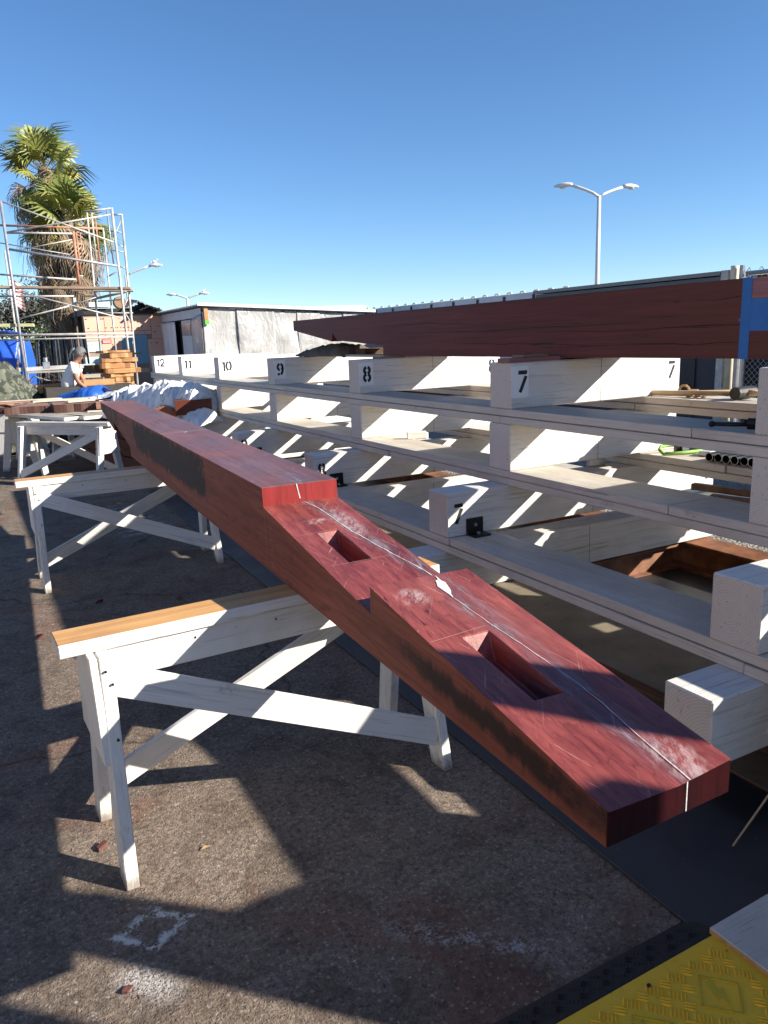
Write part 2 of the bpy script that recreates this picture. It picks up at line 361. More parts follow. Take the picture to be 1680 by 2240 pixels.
st = t.n('TexVoronoi', {'feature': 'F1'}, Vector=v, Scale=78.0)
sl_ = t.xyz(st.outputs['Color'])[0]
c = t.mix(t.math('MULTIPLY', t.ramp(sl_, [(0.72, 0.0), (0.95, 1.0)]), t.math('MULTIPLY', t.ramp(st.outputs['Distance'], [(0.25, 1.0), (0.5, 0.0)]), 0.35)), c, (0.56, 0.48, 0.40))
c = t.mix(t.math('MULTIPLY', t.ramp(sl_, [(0.05, 1.0), (0.25, 0.0)]), 0.45), c, (0.07, 0.055, 0.045))
pits = t.ramp(g2, [(0.0, 0.0), (0.28, 1.0)])
c = t.mix(t.math('MULTIPLY', t.ramp(t.noise(v, 70, 2, 0.5), [(0.60, 0.0), (0.68, 1.0)]), 0.6), c, (0.06, 0.05, 0.042))
sp = t.noise(t.co(loc=(11, 5, 0)), 26, 4, 0.75); gate = t.noise(t.co(loc=(2, 9, 0)), 1.1, 3)
c = t.mix(t.math('MULTIPLY', t.ramp(sp, [(0.655, 0.0), (0.675, 0.9)]), t.ramp(gate, [(0.35, 0.0), (0.5, 1.0)])), c, (0.50, 0.48, 0.45))
crw = t.n('TexNoise', None, Vector=v, Scale=1.6, Detail=5.0, Roughness=0.6).outputs['Color']
vm = t.n('VectorMath', {'operation': 'SCALE'}); t.t.links.new(crw, vm.inputs[0]); vm.inputs['Scale'].default_value = 0.5
va = t.n('VectorMath', {'operation': 'ADD'}); t.t.links.new(v, va.inputs[0]); t.t.links.new(vm.outputs[0], va.inputs[1])
ce = t.n('TexVoronoi', {'feature': 'DISTANCE_TO_EDGE'}, Vector=va.outputs[0], Scale=0.55).outputs['Distance']
crack = t.ramp(ce, [(0.0, 1.0), (0.006, 0.0)])
c = t.mix(t.math('MULTIPLY', crack, 0.75), c, (0.03, 0.024, 0.02))
stn = t.noise(t.co(loc=(31, 7, 0)), 2.6, 5, 0.7, 0.8)
c = t.mix(t.math('MULTIPLY', t.ramp(stn, [(0.55, 0.0), (0.72, 1.0)]), 0.55), c, (0.055, 0.045, 0.038))
blue = t.noise(t.co(loc=(19, 25, 0)), 7, 3, 0.6)
c = t.mix(t.ramp(blue, [(0.735, 0.0), (0.75, 0.7)]), c, (0.10, 0.22, 0.27))
# an old white spray ring and brushed drips of paint lying on the ground
x = t.xyz(v)
def rot2(cx_, cy_, a):
    ux = t.math('ADD', t.math('MULTIPLY', t.math('SUBTRACT', x[0], cx_), math.cos(a)), t.math('MULTIPLY', t.math('SUBTRACT', x[1], cy_), math.sin(a)))
    uy = t.math('ADD', t.math('MULTIPLY', t.math('SUBTRACT', x[0], cx_), -math.sin(a)), t.math('MULTIPLY', t.math('SUBTRACT', x[1], cy_), math.cos(a)))
    return ux, uy
ux, uy = rot2(0.245, 1.893, -0.12)
ux = t.math('ADD', ux, t.math('MULTIPLY', t.math('SUBTRACT', t.noise(v, 24, 4, .7), .5), .06)); uy = t.math('ADD', uy, t.math('MULTIPLY', t.math('SUBTRACT', t.noise(t.co(loc=(3, 8, 0)), 24, 4, .7), .5), .06))
sq = t.math('ADD', t.math('DIVIDE', t.math('ABSOLUTE', ux), 0.072), t.math('DIVIDE', t.math('ABSOLUTE', uy), 0.056))
rg = t.band(sq, 0.98, 1.55, 0.22)
n1 = t.noise(v, 110, 4, 0.75); n2 = t.noise(v, 22, 3, 0.6)
msk = t.math('MULTIPLY', rg, t.ramp(t.math('ADD', n1, t.math('MULTIPLY', t.math('SUBTRACT', n2, 0.5), 1.1)), [(0.43, 0.0), (0.55, 1.0)]))
c = t.mix(msk, c, (0.66, 0.64, 0.60))
ux, uy = rot2(0.19, 1.72, -0.9)
bl = t.math('MULTIPLY', t.band(ux, -0.07, 0.09, 0.05), t.band(uy, -0.035, 0.035, 0.03))
c = t.mix(t.math('MULTIPLY', bl, t.ramp(n1, [(0.42, 0.0), (0.56, 0.85)])), c, (0.6, 0.58, 0.55))
ux, uy = rot2(0.96, 1.42, 0.85)
bl = t.math('MULTIPLY', t.band(ux, -0.03, 0.03, 0.03), t.band(uy, -0.22, 0.22, 0.1))
c = t.mix(t.math('MULTIPLY', bl, t.ramp(t.math('ADD', n1, t.math('MULTIPLY', t.math('SUBTRACT', n2, 0.5), 0.8)), [(0.50, 0.0), (0.60, 0.75)])), c, (0.5, 0.49, 0.46))
ux, uy = rot2(1.15, 7.15, 0.1)
wv = t.math('SINE', t.math('ADD', t.math('MULTIPLY', uy, 42.0), t.math('MULTIPLY', n2, 5.0)))
bl = t.math('MULTIPLY', t.band(ux, -0.22, 0.22, 0.03), t.band(uy, -0.7, 0.7, 0.1))
c = t.mix(t.math('MULTIPLY', bl, t.math('MULTIPLY', t.ramp(wv, [(0.55, 0.0), (0.8, 0.75)]), t.ramp(n2, [(0.42, 0.0), (0.55, 1.0)]))), c, (0.5, 0.5, 0.5))
hgt = t.math('ADD', t.math('MULTIPLY', g1, 1.0), t.math('MULTIPLY', pits, 0.5))
t.bump(t.math('ADD', hgt, t.math('MULTIPLY', t.noise(v, 14, 4), 0.8)), 1.0, 0.011)
ASPHALT = t.fin(c, 0.9, 0, 0.25)
def grid_mesh(name, fx, nu, nv, mats, smooth=True):
    vs = [fx(i/(nu-1), j/(nv-1)) for j in range(nv) for i in range(nu)]
    fs = [(j*nu+i, j*nu+i+1, (j+1)*nu+i+1, (j+1)*nu+i) for j in range(nv-1) for i in range(nu-1)]
    return MB().add(vs, fs).mesh(name, mats, smooth)
structure(inst('ground', grid_mesh('ground', lambda u, v: ((u-.5)*1200, (v-.5)*1200+300, 0), 13, 13, ASPHALT, False)))
# gravel strip beyond the rack
t = T('gravel'); v = t.co(); vo = t.n('TexVoronoi', {'feature': 'F1'}, Vector=v, Scale=42.0)
c = t.mix(0.5, t.ramp(vo.outputs['Color'], [(0.1, (0.16, 0.14, 0.11)), (0.9, (0.48, 0.43, 0.36))]), t.ramp(vo.outputs['Distance'], [(0.0, (0.5, 0.46, 0.4)), (0.6, (0.04, 0.035, 0.03))]))
t.bump(t.math('SUBTRACT', 1.0, vo.outputs['Distance']), 1.0, 0.012); GRAVEL = t.fin(c, 0.9)
structure(MB().box(4.45, 10.4, -6, 13, 0.004, 0.012).obj('gravel', GRAVEL))
# dark sheet on the ground beside the rack
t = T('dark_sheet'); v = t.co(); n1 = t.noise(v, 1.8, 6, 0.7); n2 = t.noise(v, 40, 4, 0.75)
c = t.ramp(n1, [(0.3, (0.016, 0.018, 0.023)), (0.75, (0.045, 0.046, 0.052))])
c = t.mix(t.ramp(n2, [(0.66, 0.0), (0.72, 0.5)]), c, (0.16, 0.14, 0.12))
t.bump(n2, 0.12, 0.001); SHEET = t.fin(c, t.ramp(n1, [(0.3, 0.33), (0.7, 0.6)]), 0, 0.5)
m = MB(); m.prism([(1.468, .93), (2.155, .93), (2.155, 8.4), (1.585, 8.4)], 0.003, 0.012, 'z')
tag(m.obj('mat_or_shade_sheet', SHEET, bevel=0.002), 'long dark blue-black sheet on the ground beside the rack, under the red timber', 'mat')

# ------------------------------------------------------------------ stencilled numbers
def arc(cx_, cy_, rx, ry, a0, a1, n=9): return [(cx_+rx*math.cos(R(a0+(a1-a0)*i/n)), cy_+ry*math.sin(R(a0+(a1-a0)*i/n))) for i in range(n+1)]
GL = {'0': [arc(.3, .5, .23, .42, 100, 260), arc(.3, .5, .23, .42, 80, -80)],
      '1': [[(.3, .0), (.3, .9)], [(.12, .78), (.22, .86)]],
      '2': [arc(.3, .66, .23, .25, 170, 20, 8), arc(.3, .66, .23, .25, 5, -40, 4)+[(.08, .08)], [(.04, .07), (.58, .07)]],
      '7': [[(.05, .91), (.56, .91)], [(.52, .74), (.26, .0)]],
      '8': [arc(.3, .70, .19, .21, 105, 255), arc(.3, .70, .19, .21, 75, -75), arc(.3, .24, .21, .22, 105, 255), arc(.3, .24, .21, .22, 75, -75)],
      '9': [arc(.3, .66, .21, .25, 100, 260), arc(.3, .66, .21, .25, 80, -60), [(.51, .6), (.50, .35), (.42, .14), (.33, .08)], arc(.27, .2, .17, .13, 190, 265, 4)]}
def ribbon(pts, wd):
    out = []; n = len(pts)
    for i, p in enumerate(pts):
        a = pts[max(i-1, 0)]; b = pts[min(i+1, n-1)]; dx, dy = b[0]-a[0], b[1]-a[1]; l = math.hypot(dx, dy) or 1
        out.append(((p[0]-dy/l*wd/2, p[1]+dx/l*wd/2), (p[0]+dy/l*wd/2, p[1]-dx/l*wd/2)))
    return out
def number(text, x, y, z, h, parent, lx, ly, lz, skew=0.0, patch=True):
    """digits sprayed on the face towards -y, at world (x, z) lower left; stored in the parent's own coordinates"""
    m = MB(); cur = 0.0; adv = {'1': .45}
    for ch in text:
        for st in GL[ch]:
            rb = ribbon(st, .185); vs = []
            for l, r_ in rb:
                for q in (l, r_): vs.append(((cur+q[0]+skew*q[1])*h, 0, q[1]*h))
            m.add(vs, [(2*i, 2*i+1, 2*i+3, 2*i+2) for i in range(len(rb)-1)])
        cur += adv.get(ch, .66)
    if patch:
        p = MB().box(-.025, cur*h+.012, -.0012, .0004, -.028, h+.022); p.obj('fresh_paint_patch', FRESH, parent, loc=(x-lx, y-ly, z-lz))
    o = m.obj('stencilled_number', STENCIL, parent, loc=(x-lx, y-ly-.0022, z-lz)); return o

# ------------------------------------------------------------------ the rack: crossbeams, planks, steel
BY = {2: -5.26, 3: -3.54, 4: -1.82, 5: -0.32, 6: 1.622, 7: 3.227, 8: 4.980, 9: 6.712, 10: 8.428, 11: 10.07, 12: 11.67}
BWID = {6: .185, 7: .185, 8: .172, 9: .170, 10: .160, 11: .185, 12: .177}
TIER = [('top', 2.480, 3.722, 1.146, 1.384, 0.0), ('second', 2.480, 3.722, 0.818, 1.064, 0.008), ('third', 2.100, 4.120, 0.504, 0.737, 0.03), ('lowest', 1.858, 4.362, 0.190, 0.4235, 0.05)]
def bolt_bracket(parent, lx, ly, lz, x, y, z):
    m = MB().prism([(0, 0), (0, .088), (-.010, .088), (-.010, .010), (-.080, .010), (-.080, 0)], 0, .104, 'x')
    b = m.obj('angle_bracket', BLACKSTEEL, parent, 0.0015, loc=(x-lx, y-ly, z-lz))
    MB().tube([(.05, -.010, .052), (.05, -.020, .052)], .010, 6).obj('bolt', GALV, b); MB().tube([(.05, -.042, .010), (.05, -.042, .019)], .011, 6).obj('bolt', GALV, b)
WORD = {6: 'six', 7: 'seven', 8: 'eight', 9: 'nine', 10: 'ten', 11: 'eleven', 12: 'twelve'}
WHERE = {5: 'out past the near end, just behind the viewer', 4: 'second one past the near end', 3: 'third one past the near end', 2: 'at the very near end'}
for n, y0 in BY.items():
    wd = BWID.get(n, .18)
    for ti, (tn, x0, x1, z0, z1, dy) in enumerate(TIER):
        if ti == 3 and n > 9: pass
        yy = y0 + {6: (0, 0, -.16, -.193), 7: (0, .01, .039, .06), 8: (0, 0.005, .015, .03)}.get(n, (0, .01, .02, .03))[ti]
        if n in WHERE: lab = '%s-tier white timber crossbeam %s' % (tn, WHERE[n])
        elif ti == 0: lab = 'white timber crossbeam stencilled with the number %s, on the top tier of the rack' % WORD[n] if n != 6 else 'top-tier white crossbeam at the right edge, only its ringed end showing'
        elif ti == 1: lab = 'white timber crossbeam in the second tier, directly under the top beam %s' % (('numbered %s' % WORD[n]) if n != 6 else 'at the right edge')
        elif ti == 2: lab = ('white third-tier crossbeam jutting out below the top beam numbered %s' % WORD[n]) if n != 6 else 'stubby white third-tier crossbeam at the right edge, resting on the lower planks'
        else: lab = ('lowest white crossbeam, resting on the steel below the beam numbered %s' % WORD[n]) if n != 6 else 'lowest white crossbeam end at the right, beside the tip of the red timber'
        ox = random.uniform(-.004, .004) if n not in (6, 7) else 0
        o = timber('crossbeam', lab, 'beam', x0+ox, x1+ox, yy, yy+wd, z0, z1, 'x', 'white crossbeams of the %s tier' % tn, bevel=.005)
        o.rotation_euler.z = 0
        lx, ly, lz = o.location
        f = yy
        # saw kerf line at mid length
        if n >= 7: MB().box(-.0012, .0012, -.0006, .0005, 0.001, z1-z0-.001).obj('saw_mark', STENCIL, o, loc=(3.10-lx, f-ly, 0))
        if ti == 0 and n >= 7:
            number(str(n), x0+.028, f, z0+.084, .112, o, lx, ly, lz, .12 if n == 7 else .02)
            if n in (7, 8): number(str(n), x1-.115, f, z0+.095, .10, o, lx, ly, lz, .12 if n == 7 else .02)
        if ti == 2 and n in (7, 8, 9, 10):
            number(str(n), x0+.026, f, z0+.07, .105, o, lx, ly, lz, .12 if n == 7 else .0, False)
            bolt_bracket(o, lx, ly, lz, x0+.115, f, z0)
        if ti == 2 and n == 7: number('7', x1-.10, f, z0+.085, .10, o, lx, ly, lz, .12, False)

PW = .286; PT = .0385
PTIERS = [('top', 2.482, 3.432, 1.1462), ('middle', 2.482, 3.432, 0.8180), ('lower', 2.104, 3.832, 0.5035)]
JOINTS = {('top', 'near', 'upper'): [-2.8, 2.084, 6.96, 12.0], ('top', 'near', 'lower'): [-1.6, 3.321, 8.2, 12.0],
          ('middle', 'near', 'upper'): [-2.7, 2.180, 7.06, 12.0], ('middle', 'near', 'lower'): [-.3, 4.58, 9.5, 12.0],
          ('lower', 'near', 'upper'): [-1.7, 3.256, 8.1, 12.0], ('lower', 'near', 'lower'): [-3.3, 1.508, 6.4, 12.0],
          ('top', 'far', 'upper'): [-1.9, 2.9, 7.8, 12.0], ('top', 'far', 'lower'): [-1.6, 3.29, 8.2, 12.0],
          ('middle', 'far', 'upper'): [-2.2, 2.65, 7.5, 12.0], ('middle', 'far', 'lower'): [-.8, 4.1, 9.0, 12.0],
          ('lower', 'far', 'upper'): [-2.0, 2.9, 7.7, 12.0], ('lower', 'far', 'lower'): [-1.0, 3.9, 8.8, 12.0]}
PLM = [PLW, PLW, WORN]
LEN = {0: 'near length', 1: 'middle length', 2: 'far length'}
for (tn, side, ly_), js in JOINTS.items():
    _, xn, xf, top = [p for p in PTIERS if p[0] == tn][0]
    xs = xn if side == 'near' else xf
    for i in range(len(js)-1):
        zt = top if ly_ == 'upper' else top-PT-.0025
        dx = random.uniform(-.003, .003)
        if tn == 'lower' and side == 'near' and ly_ == 'lower': dx = -.004
        timber('plank', 'white plank along the %s side of the rack, %s tier, %s board, %s' % (side, tn, ly_, LEN[i]),
               'plank', xs+dx, xs+PW+dx, js[i]+.0015, js[i+1]-.0015, zt-PT, zt-.0006, 'y', 'doubled planks along the rack', PLM, bevel=.003, key='p'+str(i % 2))

# rusty steel under the rack: two long I-beams and cross members
def ibeam(name, label, p0, p1, wd, h, ft, mats, along='y'):
    m = MB(); a, b = p0, p1
    prof = [(-wd/2, 0), (wd/2, 0), (wd/2, ft), (.008, ft), (.008, h-ft), (wd/2, h-ft), (wd/2, h), (-wd/2, h), (-wd/2, h-ft), (-.008, h-ft), (-.008, ft), (-wd/2, ft)]
    return prof
t = T('dirty_steel_top'); v = t.co(); n1 = t.noise(v, 2.4, 6, 0.7); n2 = t.noise(v, 22, 5, 0.75); n3 = t.noise(t.co((3, 14, 3)), 1.0, 5, 0.7, 1.0)
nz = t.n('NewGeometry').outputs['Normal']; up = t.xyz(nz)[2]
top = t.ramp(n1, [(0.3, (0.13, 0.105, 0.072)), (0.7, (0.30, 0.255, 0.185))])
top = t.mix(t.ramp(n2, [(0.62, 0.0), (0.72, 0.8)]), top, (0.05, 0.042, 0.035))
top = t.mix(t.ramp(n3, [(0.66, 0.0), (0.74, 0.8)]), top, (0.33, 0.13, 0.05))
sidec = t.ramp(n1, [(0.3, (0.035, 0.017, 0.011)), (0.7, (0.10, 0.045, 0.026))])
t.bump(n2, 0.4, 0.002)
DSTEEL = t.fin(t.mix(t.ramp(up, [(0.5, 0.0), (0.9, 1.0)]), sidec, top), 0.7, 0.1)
for (nm, lab, xc, wd, mt) in (('steel_beam', 'wide rusty steel beam with a dirty tan top, just behind the red timber', 2.38, .42, DSTEEL),
                              ('steel_beam', 'rusty orange steel beam along the far side under the rack', 4.02, .21, RUST)):
    prof = ibeam(nm, lab, 0, 1, wd, .186, .016, mt)
    m = MB(); m.prism([(xc+u, z) for u, z in prof], -5.5, 12.4, 'y')
    tag(m.obj(nm, mt, bevel=.002), lab, 'steel beam', 'steel under the rack')
RUST2 = plain('brown_rust', (0.22, 0.105, 0.062), 0.8, 0.1, 0.35, 8, 0.5, 0.003)
for i, (yc, lab) in enumerate(((-1.6, 'cross steel beam out of sight past the near end of the rack'), (3.38, 'brown rusty steel cross beam low under the beam numbered seven'), (5.1, 'brown rusty steel cross beam low under the beam numbered eight'), (8.55, 'brown rusty steel cross beam low under the beam numbered ten'))):
    m = MB(); m.prism([(yc+u, z) for u, z in ibeam('', '', 0, 1, .12, .170, .014, None)], 2.61, 3.90, 'x')
    tag(m.obj('steel_crossmember', RUST2), lab, 'steel beam', 'cross steel under the rack')

# ------------------------------------------------------------------ the red scarfed timbers
CHALKL = plain('chalk_line', (0.50, 0.47, 0.47), 0.9, 0, 0.3, 120, 0.2, 0.001)
def scarf_timber(Wd, prof_bottom, prof_top, slots, mats):
    """prof_bottom / prof_top: (y, z) lists from near end to far end.  slots: (ramp index, y0, y1, x0, x1, depth)"""
    m = MB(); poly = prof_bottom + prof_top[::-1]
    n = len(poly)
    vs = [(0, y, z) for y, z in poly]
    for xx, flip in ((0, False), (Wd, True)):
        # side face as a strip of quads between bottom and top profile would self cross at the hooks; use one ngon
        m.add([(xx, y, z) for y, z in poly], [tuple(range(n)) if not flip else tuple(reversed(range(n)))], 1)
    for i in range(n):
        a, b = poly[i], poly[(i+1) % n]
        seg_top = len(prof_bottom) <= i < n-1
        slot = None
        for s_ in slots:
            if seg_top and min(a[0], b[0]) < s_[0] and max(a[0], b[0]) > s_[1]: slot = s_
        vertical = abs(a[0]-b[0]) < .03
        mi = 2 if vertical else 0
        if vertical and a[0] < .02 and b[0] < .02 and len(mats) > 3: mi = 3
        if not slot:
            m.add([(0, a[0], a[1]), (Wd, a[0], a[1]), (Wd, b[0], b[1]), (0, b[0], b[1])], [(0, 1, 2, 3)], mi)
        else:
            y0, y1, x0, x1, dp = slot
            zf = lambda y: a[1]+(b[1]-a[1])*(y-a[0])/(b[0]-a[0])
            ya, yb = (a[0], b[0]) if a[0] < b[0] else (b[0], a[0])
            X = [0, x0, x1, Wd]; Y = [ya, y0, y1, yb]
            g = [(x_, y_, zf(y_)) for y_ in Y for x_ in X]
            fs = [(j*4+i_, j*4+i_+1, j*4+i_+5, j*4+i_+4) for j in range(3) for i_ in range(3) if not (i_ == 1 and j == 1)]
            m.add(g, fs, mi)
            q = [(x0, y0), (x1, y0), (x1, y1), (x0, y1)]
            f2 = [(x0, y0), (x1, y0), (x1, y1-.03), (x0, y1-.03)]      # the far wall of the mortise slopes
            top_ = [(u, v_, zf(v_)) for u, v_ in q]; bot = [(u, v_, zf(v_)-dp) for u, v_ in f2]
            m.add(top_+bot, [(j, (j+1) % 4, 4+(j+1) % 4, 4+j) for j in range(4)]+[(4, 5, 6, 7)], 0)
    bm = bmesh.new(); me = m.mesh('timber', mats); bm.from_mesh(me)
    bmesh.ops.remove_doubles(bm, verts=bm.verts, dist=1e-5); bmesh.ops.recalc_face_normals(bm, faces=bm.faces)
    bmesh.ops.triangulate(bm, faces=[f_ for f_ in bm.faces if len(f_.verts) > 4])
    for v_ in bm.verts:
        if v_.co.x > Wd-1e-4 and v_.co.y < 1e-4: v_.co.y += .016
    bm.to_mesh(me); bm.free(); return me
WD = .295
pb = [(0, 0), (5.25, 0), (5.255, .072), (6.15, .185), (6.155, .112), (7.06, .235)]
ptp = [(0, .066), (.896, .190), (.899, .116), (1.816, .233), (1.82, .303), (7.06, .303)]
me = scarf_timber(WD, pb, ptp, [(.305, .578, .083, .154, .062), (1.225, 1.497, .086, .158, .062)], [RED, REDSIDE, REDEND, SHADE_END])
beam = inst('red_timber', me, None, (.8076, .80, .7215), (0, 0, -math.atan(.0445)), .0025)
tag(beam, 'long red hardwood timber with a stepped end and two mortises, lying on white sawhorses', 'timber')
def top_z(y):
    for a, b in zip(ptp, ptp[1:]):
        if a[0] <= y <= b[0] and b[0]-a[0] > .02: return a[1]+(b[1]-a[1])*(y-a[0])/(b[0]-a[0])
    return .303
def strip_on(pts, wds, name, mat, lift=.0012):
    """a thin painted line lying on the upper face of the timber; follows its steps"""
    m = MB(); vs = []
    for i, (x_, y_) in enumerate(pts):
        a = pts[max(0, i-1)]; b = pts[min(len(pts)-1, i+1)]; dx, dy = b[0]-a[0], b[1]-a[1]; l = math.hypot(dx, dy)
        for sg in (-1, 1):
            px, py = x_+sg*dy/l*wds[i]/2, y_-sg*dx/l*wds[i]/2
            vs.append((px, py, top_z(py)+lift))
    m.add(vs, [(2*i, 2*i+1, 2*i+3, 2*i+2) for i in range(len(pts)-1)])
    return m.obj(name, mat, beam)
random.seed(21)
def wander(p, q, n, amp):
    return [(p[0]+(q[0]-p[0])*i/n+random.uniform(-amp, amp)*(0 < i < n), p[1]+(q[1]-p[1])*i/n) for i in range(n+1)]
def poly_line(pts, n, amp):
    out = []
    for p, q in zip(pts, pts[1:]): out += wander(p, q, n, amp)[:-1]
    return out+[pts[-1]]
l1 = poly_line([(.1815, .003), (.185, .07), (.189, .14), (.199, .24), (.199, .33), (.195, .40), (.190, .47), (.180, .57), (.173, .66), (.167, .752)], 4, .0012)
strip_on(l1, [.0026 if i < 4 else .0016+random.uniform(-.0006, .0008) for i in range(len(l1))], 'white_centre_line', CHALKL)
l3 = poly_line([(.276, .915), (.267, 1.04), (.258, 1.12), (.240, 1.21), (.223, 1.306), (.213, 1.38), (.197, 1.463), (.190, 1.577), (.181, 1.728), (.160, 1.812)], 5, .0016)
strip_on(l3, [.0040+random.uniform(-.0020, .0014) for _ in l3], 'white_centre_line', CHALKL)
# filler patch at the hook
fp = [(.1665, .752), (.172, .775), (.181, .790), (.187, .812), (.194, .842), (.189, .853), (.190, .888), (.183, .862), (.174, .858), (.170, .845), (.162, .826), (.164, .800), (.166, .775)]
m = MB(); m.add([(x_, y_, top_z(y_)+.0016) for x_, y_ in fp]+[(.176, .825, top_z(.825)+.0035)], [(i, (i+1) % len(fp), len(fp)) for i in range(len(fp))])
m.obj('white_filler', CHALK, beam)
# line down the near end and the step
MB().box(-.0013, .0013, -.0012, .0004, .004, .066).obj('white_centre_line', CHALKL, beam, loc=(.1815, .0096, 0), rz=.054)
m = MB(); rb = ribbon([(.148, .233+.002), (.142, .262), (.134, .303)], .004); m.add([(u, 1.8168, v_) for a in rb for u, v_ in a], [(2*i, 2*i+1, 2*i+3, 2*i+2) for i in range(2)]); m.obj('white_centre_line', CHALKL, beam)
# scribed pencil lines across the faces and an arrow far up the timber
def line3(pts, wd, name='scribe_line', mat=CHALK, nrm='z'):
    m = MB()
    if nrm == 'z':
        rb = ribbon(pts, wd); m.add([(u, v_, top_z(v_)+.0010) for a in rb for u, v_ in a], [(2*i, 2*i+1, 2*i+3, 2*i+2) for i in range(len(rb)-1)])
    else:
        rb = ribbon(pts, wd); m.add([(-.0010, u, v_) for a in rb for u, v_ in a], [(2*i, 2*i+1, 2*i+3, 2*i+2) for i in range(len(rb)-1)])
    return m.obj(name, mat, beam)
SCRIBE = plain('pale_scribe', (0.42, 0.25, 0.23), 0.8, 0, 0.2, 90, 0.1, .001)
line3([(.02, 1.49), (.158, 1.505), (.16, 1.503)], .0016, mat=SCRIBE); line3([(.02, 1.222), (.225, 1.228)], .0014, mat=SCRIBE); line3([(.0, .93), (.20, .94)], .0014, mat=SCRIBE)
line3([(.005, .583), (.16, .60)], .0014, mat=SCRIBE)
line3([(.0, 3.86), (.10, 3.86), (.16, 3.87), (.29, 3.88)], .004); line3([(.13, 3.80), (.165, 3.87), (.11, 3.95)], .004)
line3([(1.80, .0), (1.80, .225)], .0016, nrm='x', mat=SCRIBE)
# chalked letters S I D E running down the left face
LET = {'S': [(.9, .85), (.5, 1), (.1, .8), (.3, .55), (.75, .45), (.9, .2), (.5, 0), (.1, .15)], 'I': [(.5, 0), (.5, 1)], 'D': [(.15, 0), (.15, 1), (.6, .9), (.85, .5), (.6, .1), (.15, 0)]}
hh = .036
for k, ch in enumerate('SIDE'):
    sts = [LET[ch]] if ch != 'E' else [[(.85, 1), (.15, 1), (.15, 0), (.85, 0)], [(.15, .5), (.7, .5)]]
    for st in sts:
        # letters stand sideways: their up points away along the timber, they read from the top edge down
        line3([(1.725+v_*hh, .195-.05*k-u*hh) for u, v_ in st], .0015, 'chalk_letter', SCRIBE, 'x')

# upper red timber on the rack
XU = 2.81; ZU = 1.397
pbu = [(0, 0), (4.62, 0), (4.622, .072), (5.40, .121), (5.475, .174), (5.495, .112), (6.31, .218)]
ptu = [(0, .07), (.75, .17), (.752, .10), (1.30, .233), (1.302, .303), (6.31, .303)]
me = scarf_timber(.30, pbu, ptu, [], [DRED, DRED, REDEND])
ub = inst('dark_red_timber', me, None, (XU, .3675, ZU), (0, 0, 0), .003); ub.scale = (1.03, 1.05, 1.05)
tag(ub, 'dark red timber with a pointed end and blue tape, lying on top of the rack', 'timber')
TAPE = plain('blue_masking_tape', (0.028, 0.16, 0.46), 0.55, 0, 0.08, 20, 0.15, .001)
for nm, (ya, yb, za, zb) in (('masking_tape', (1.650, 1.692, -.001, .3045)), ('masking_tape', (1.10, 1.6495, .105, .224))):
    MB().box(-.0016, .0006, ya, yb, za, zb).obj(nm, TAPE, ub)
MB().box(.0, .10, 1.650, 1.692, .3032, .3046).obj('masking_tape', TAPE, ub)
MB().box(-.0017, .0006, 1.690, 1.700, .143, .153).obj('masking_tape', TAPE, ub)
CHALKRED = wood('pale_scuffed_red_wood', (0.26, 0.10, 0.105), (0.46, 0.25, 0.25), 1, 0.7, 24, 0.4)
MB().box(-.0010, .0006, 1.10, 1.6485, .2255, .302).obj('pale_bare_patch', CHALKRED, ub)
random.seed(31)
for k_, (ya, yb, za) in enumerate(((.9, 2.9, .128), (2.2, 4.3, .15), (1.6, 2.3, .062), (3.0, 3.7, .075), (3.6, 4.5, .205), (1.2, 1.9, .235))):
    n_ = 26; pts = [(ya+(yb-ya)*i/n_, za+.004*math.sin(i*.23+k_)+.003*math.sin(i*.61+2*k_)+random.uniform(-.0015, .0015)) for i in range(n_+1)]
    m = MB(); rb = ribbon(pts, 1.0); vs = []
    for i, (p_, q_) in enumerate(rb):
        wd_ = .0008+.0030*math.sin(PI*i/n_)*random.uniform(.2, 1); cx_, cz_ = pts[i]; vs += [(-.0007, cx_, cz_-wd_/2), (-.0007, cx_, cz_+wd_/2)]
    m.add(vs, [(2*i, 2*i+1, 2*i+3, 2*i+2) for i in range(n_)]); m.obj('check_crack', plain('crack_dark', (.012, .005, .005), .9) if k_ == 0 else bpy.data.materials['crack_dark'], ub)
# timber behind it; the others are added out of view to cast shade
def plain_timber(label, x0, y0, y1, z0, wd=.29, h=.295, mats=None):
    o = MB().box(0, wd, 0, y1-y0, 0, h, faces_mi=[0, 0, 1, 1, 0, 0]).obj('dark_red_timber', mats or [DRED, REDEND], bevel=.004, loc=(x0, y0, z0))
    return tag(o, label, 'timber')
plain_timber('second dark red timber hidden behind the taped one on the rack', 3.128, .8, 4.95, 1.386, .135, .275)
plain_timber('added unseen dark red timber casting shade from beyond the right edge', 2.445, -4.9, -.975, 1.404)
plain_timber('added unseen dark red timber stacked to cast shade beyond the right edge', 2.445, -4.7, -.975, 1.715, .30, .36)
m = MB().tube([(2.65, -.48, 1.147), (2.65, -.48, 1.5), (2.64, -.485, 1.70), (2.61, -.50, 1.86), (2.60, -.50, 2.06), (2.59, -.50, 2.26)], .140, 14, 0, .075)  # added out of view, its width shaped for the shade it casts
tag(m.obj('added_shade_roll', plain('canvas', (.30, .26, .20), .8), smooth=True), 'upright canvas roll added beyond the right edge to shade the red timber', 'canvas roll')
tag(MB().box(2.485, 2.60, -.35, 1.25, 1.1475, 1.245).obj('shade_block', WY, bevel=.004), 'white block added beyond the right edge to shade the ground', 'block')  # added out of view to bound the sunlit ground patch
tag(MB().box(2.63, 3.88, -3, 11.5, .003, .010).obj('mat_or_shade_sheet', SHEET), 'dark sheet added as shade under the middle of the rack', 'mat')  # dark sheet painting in the deep shade below the rack
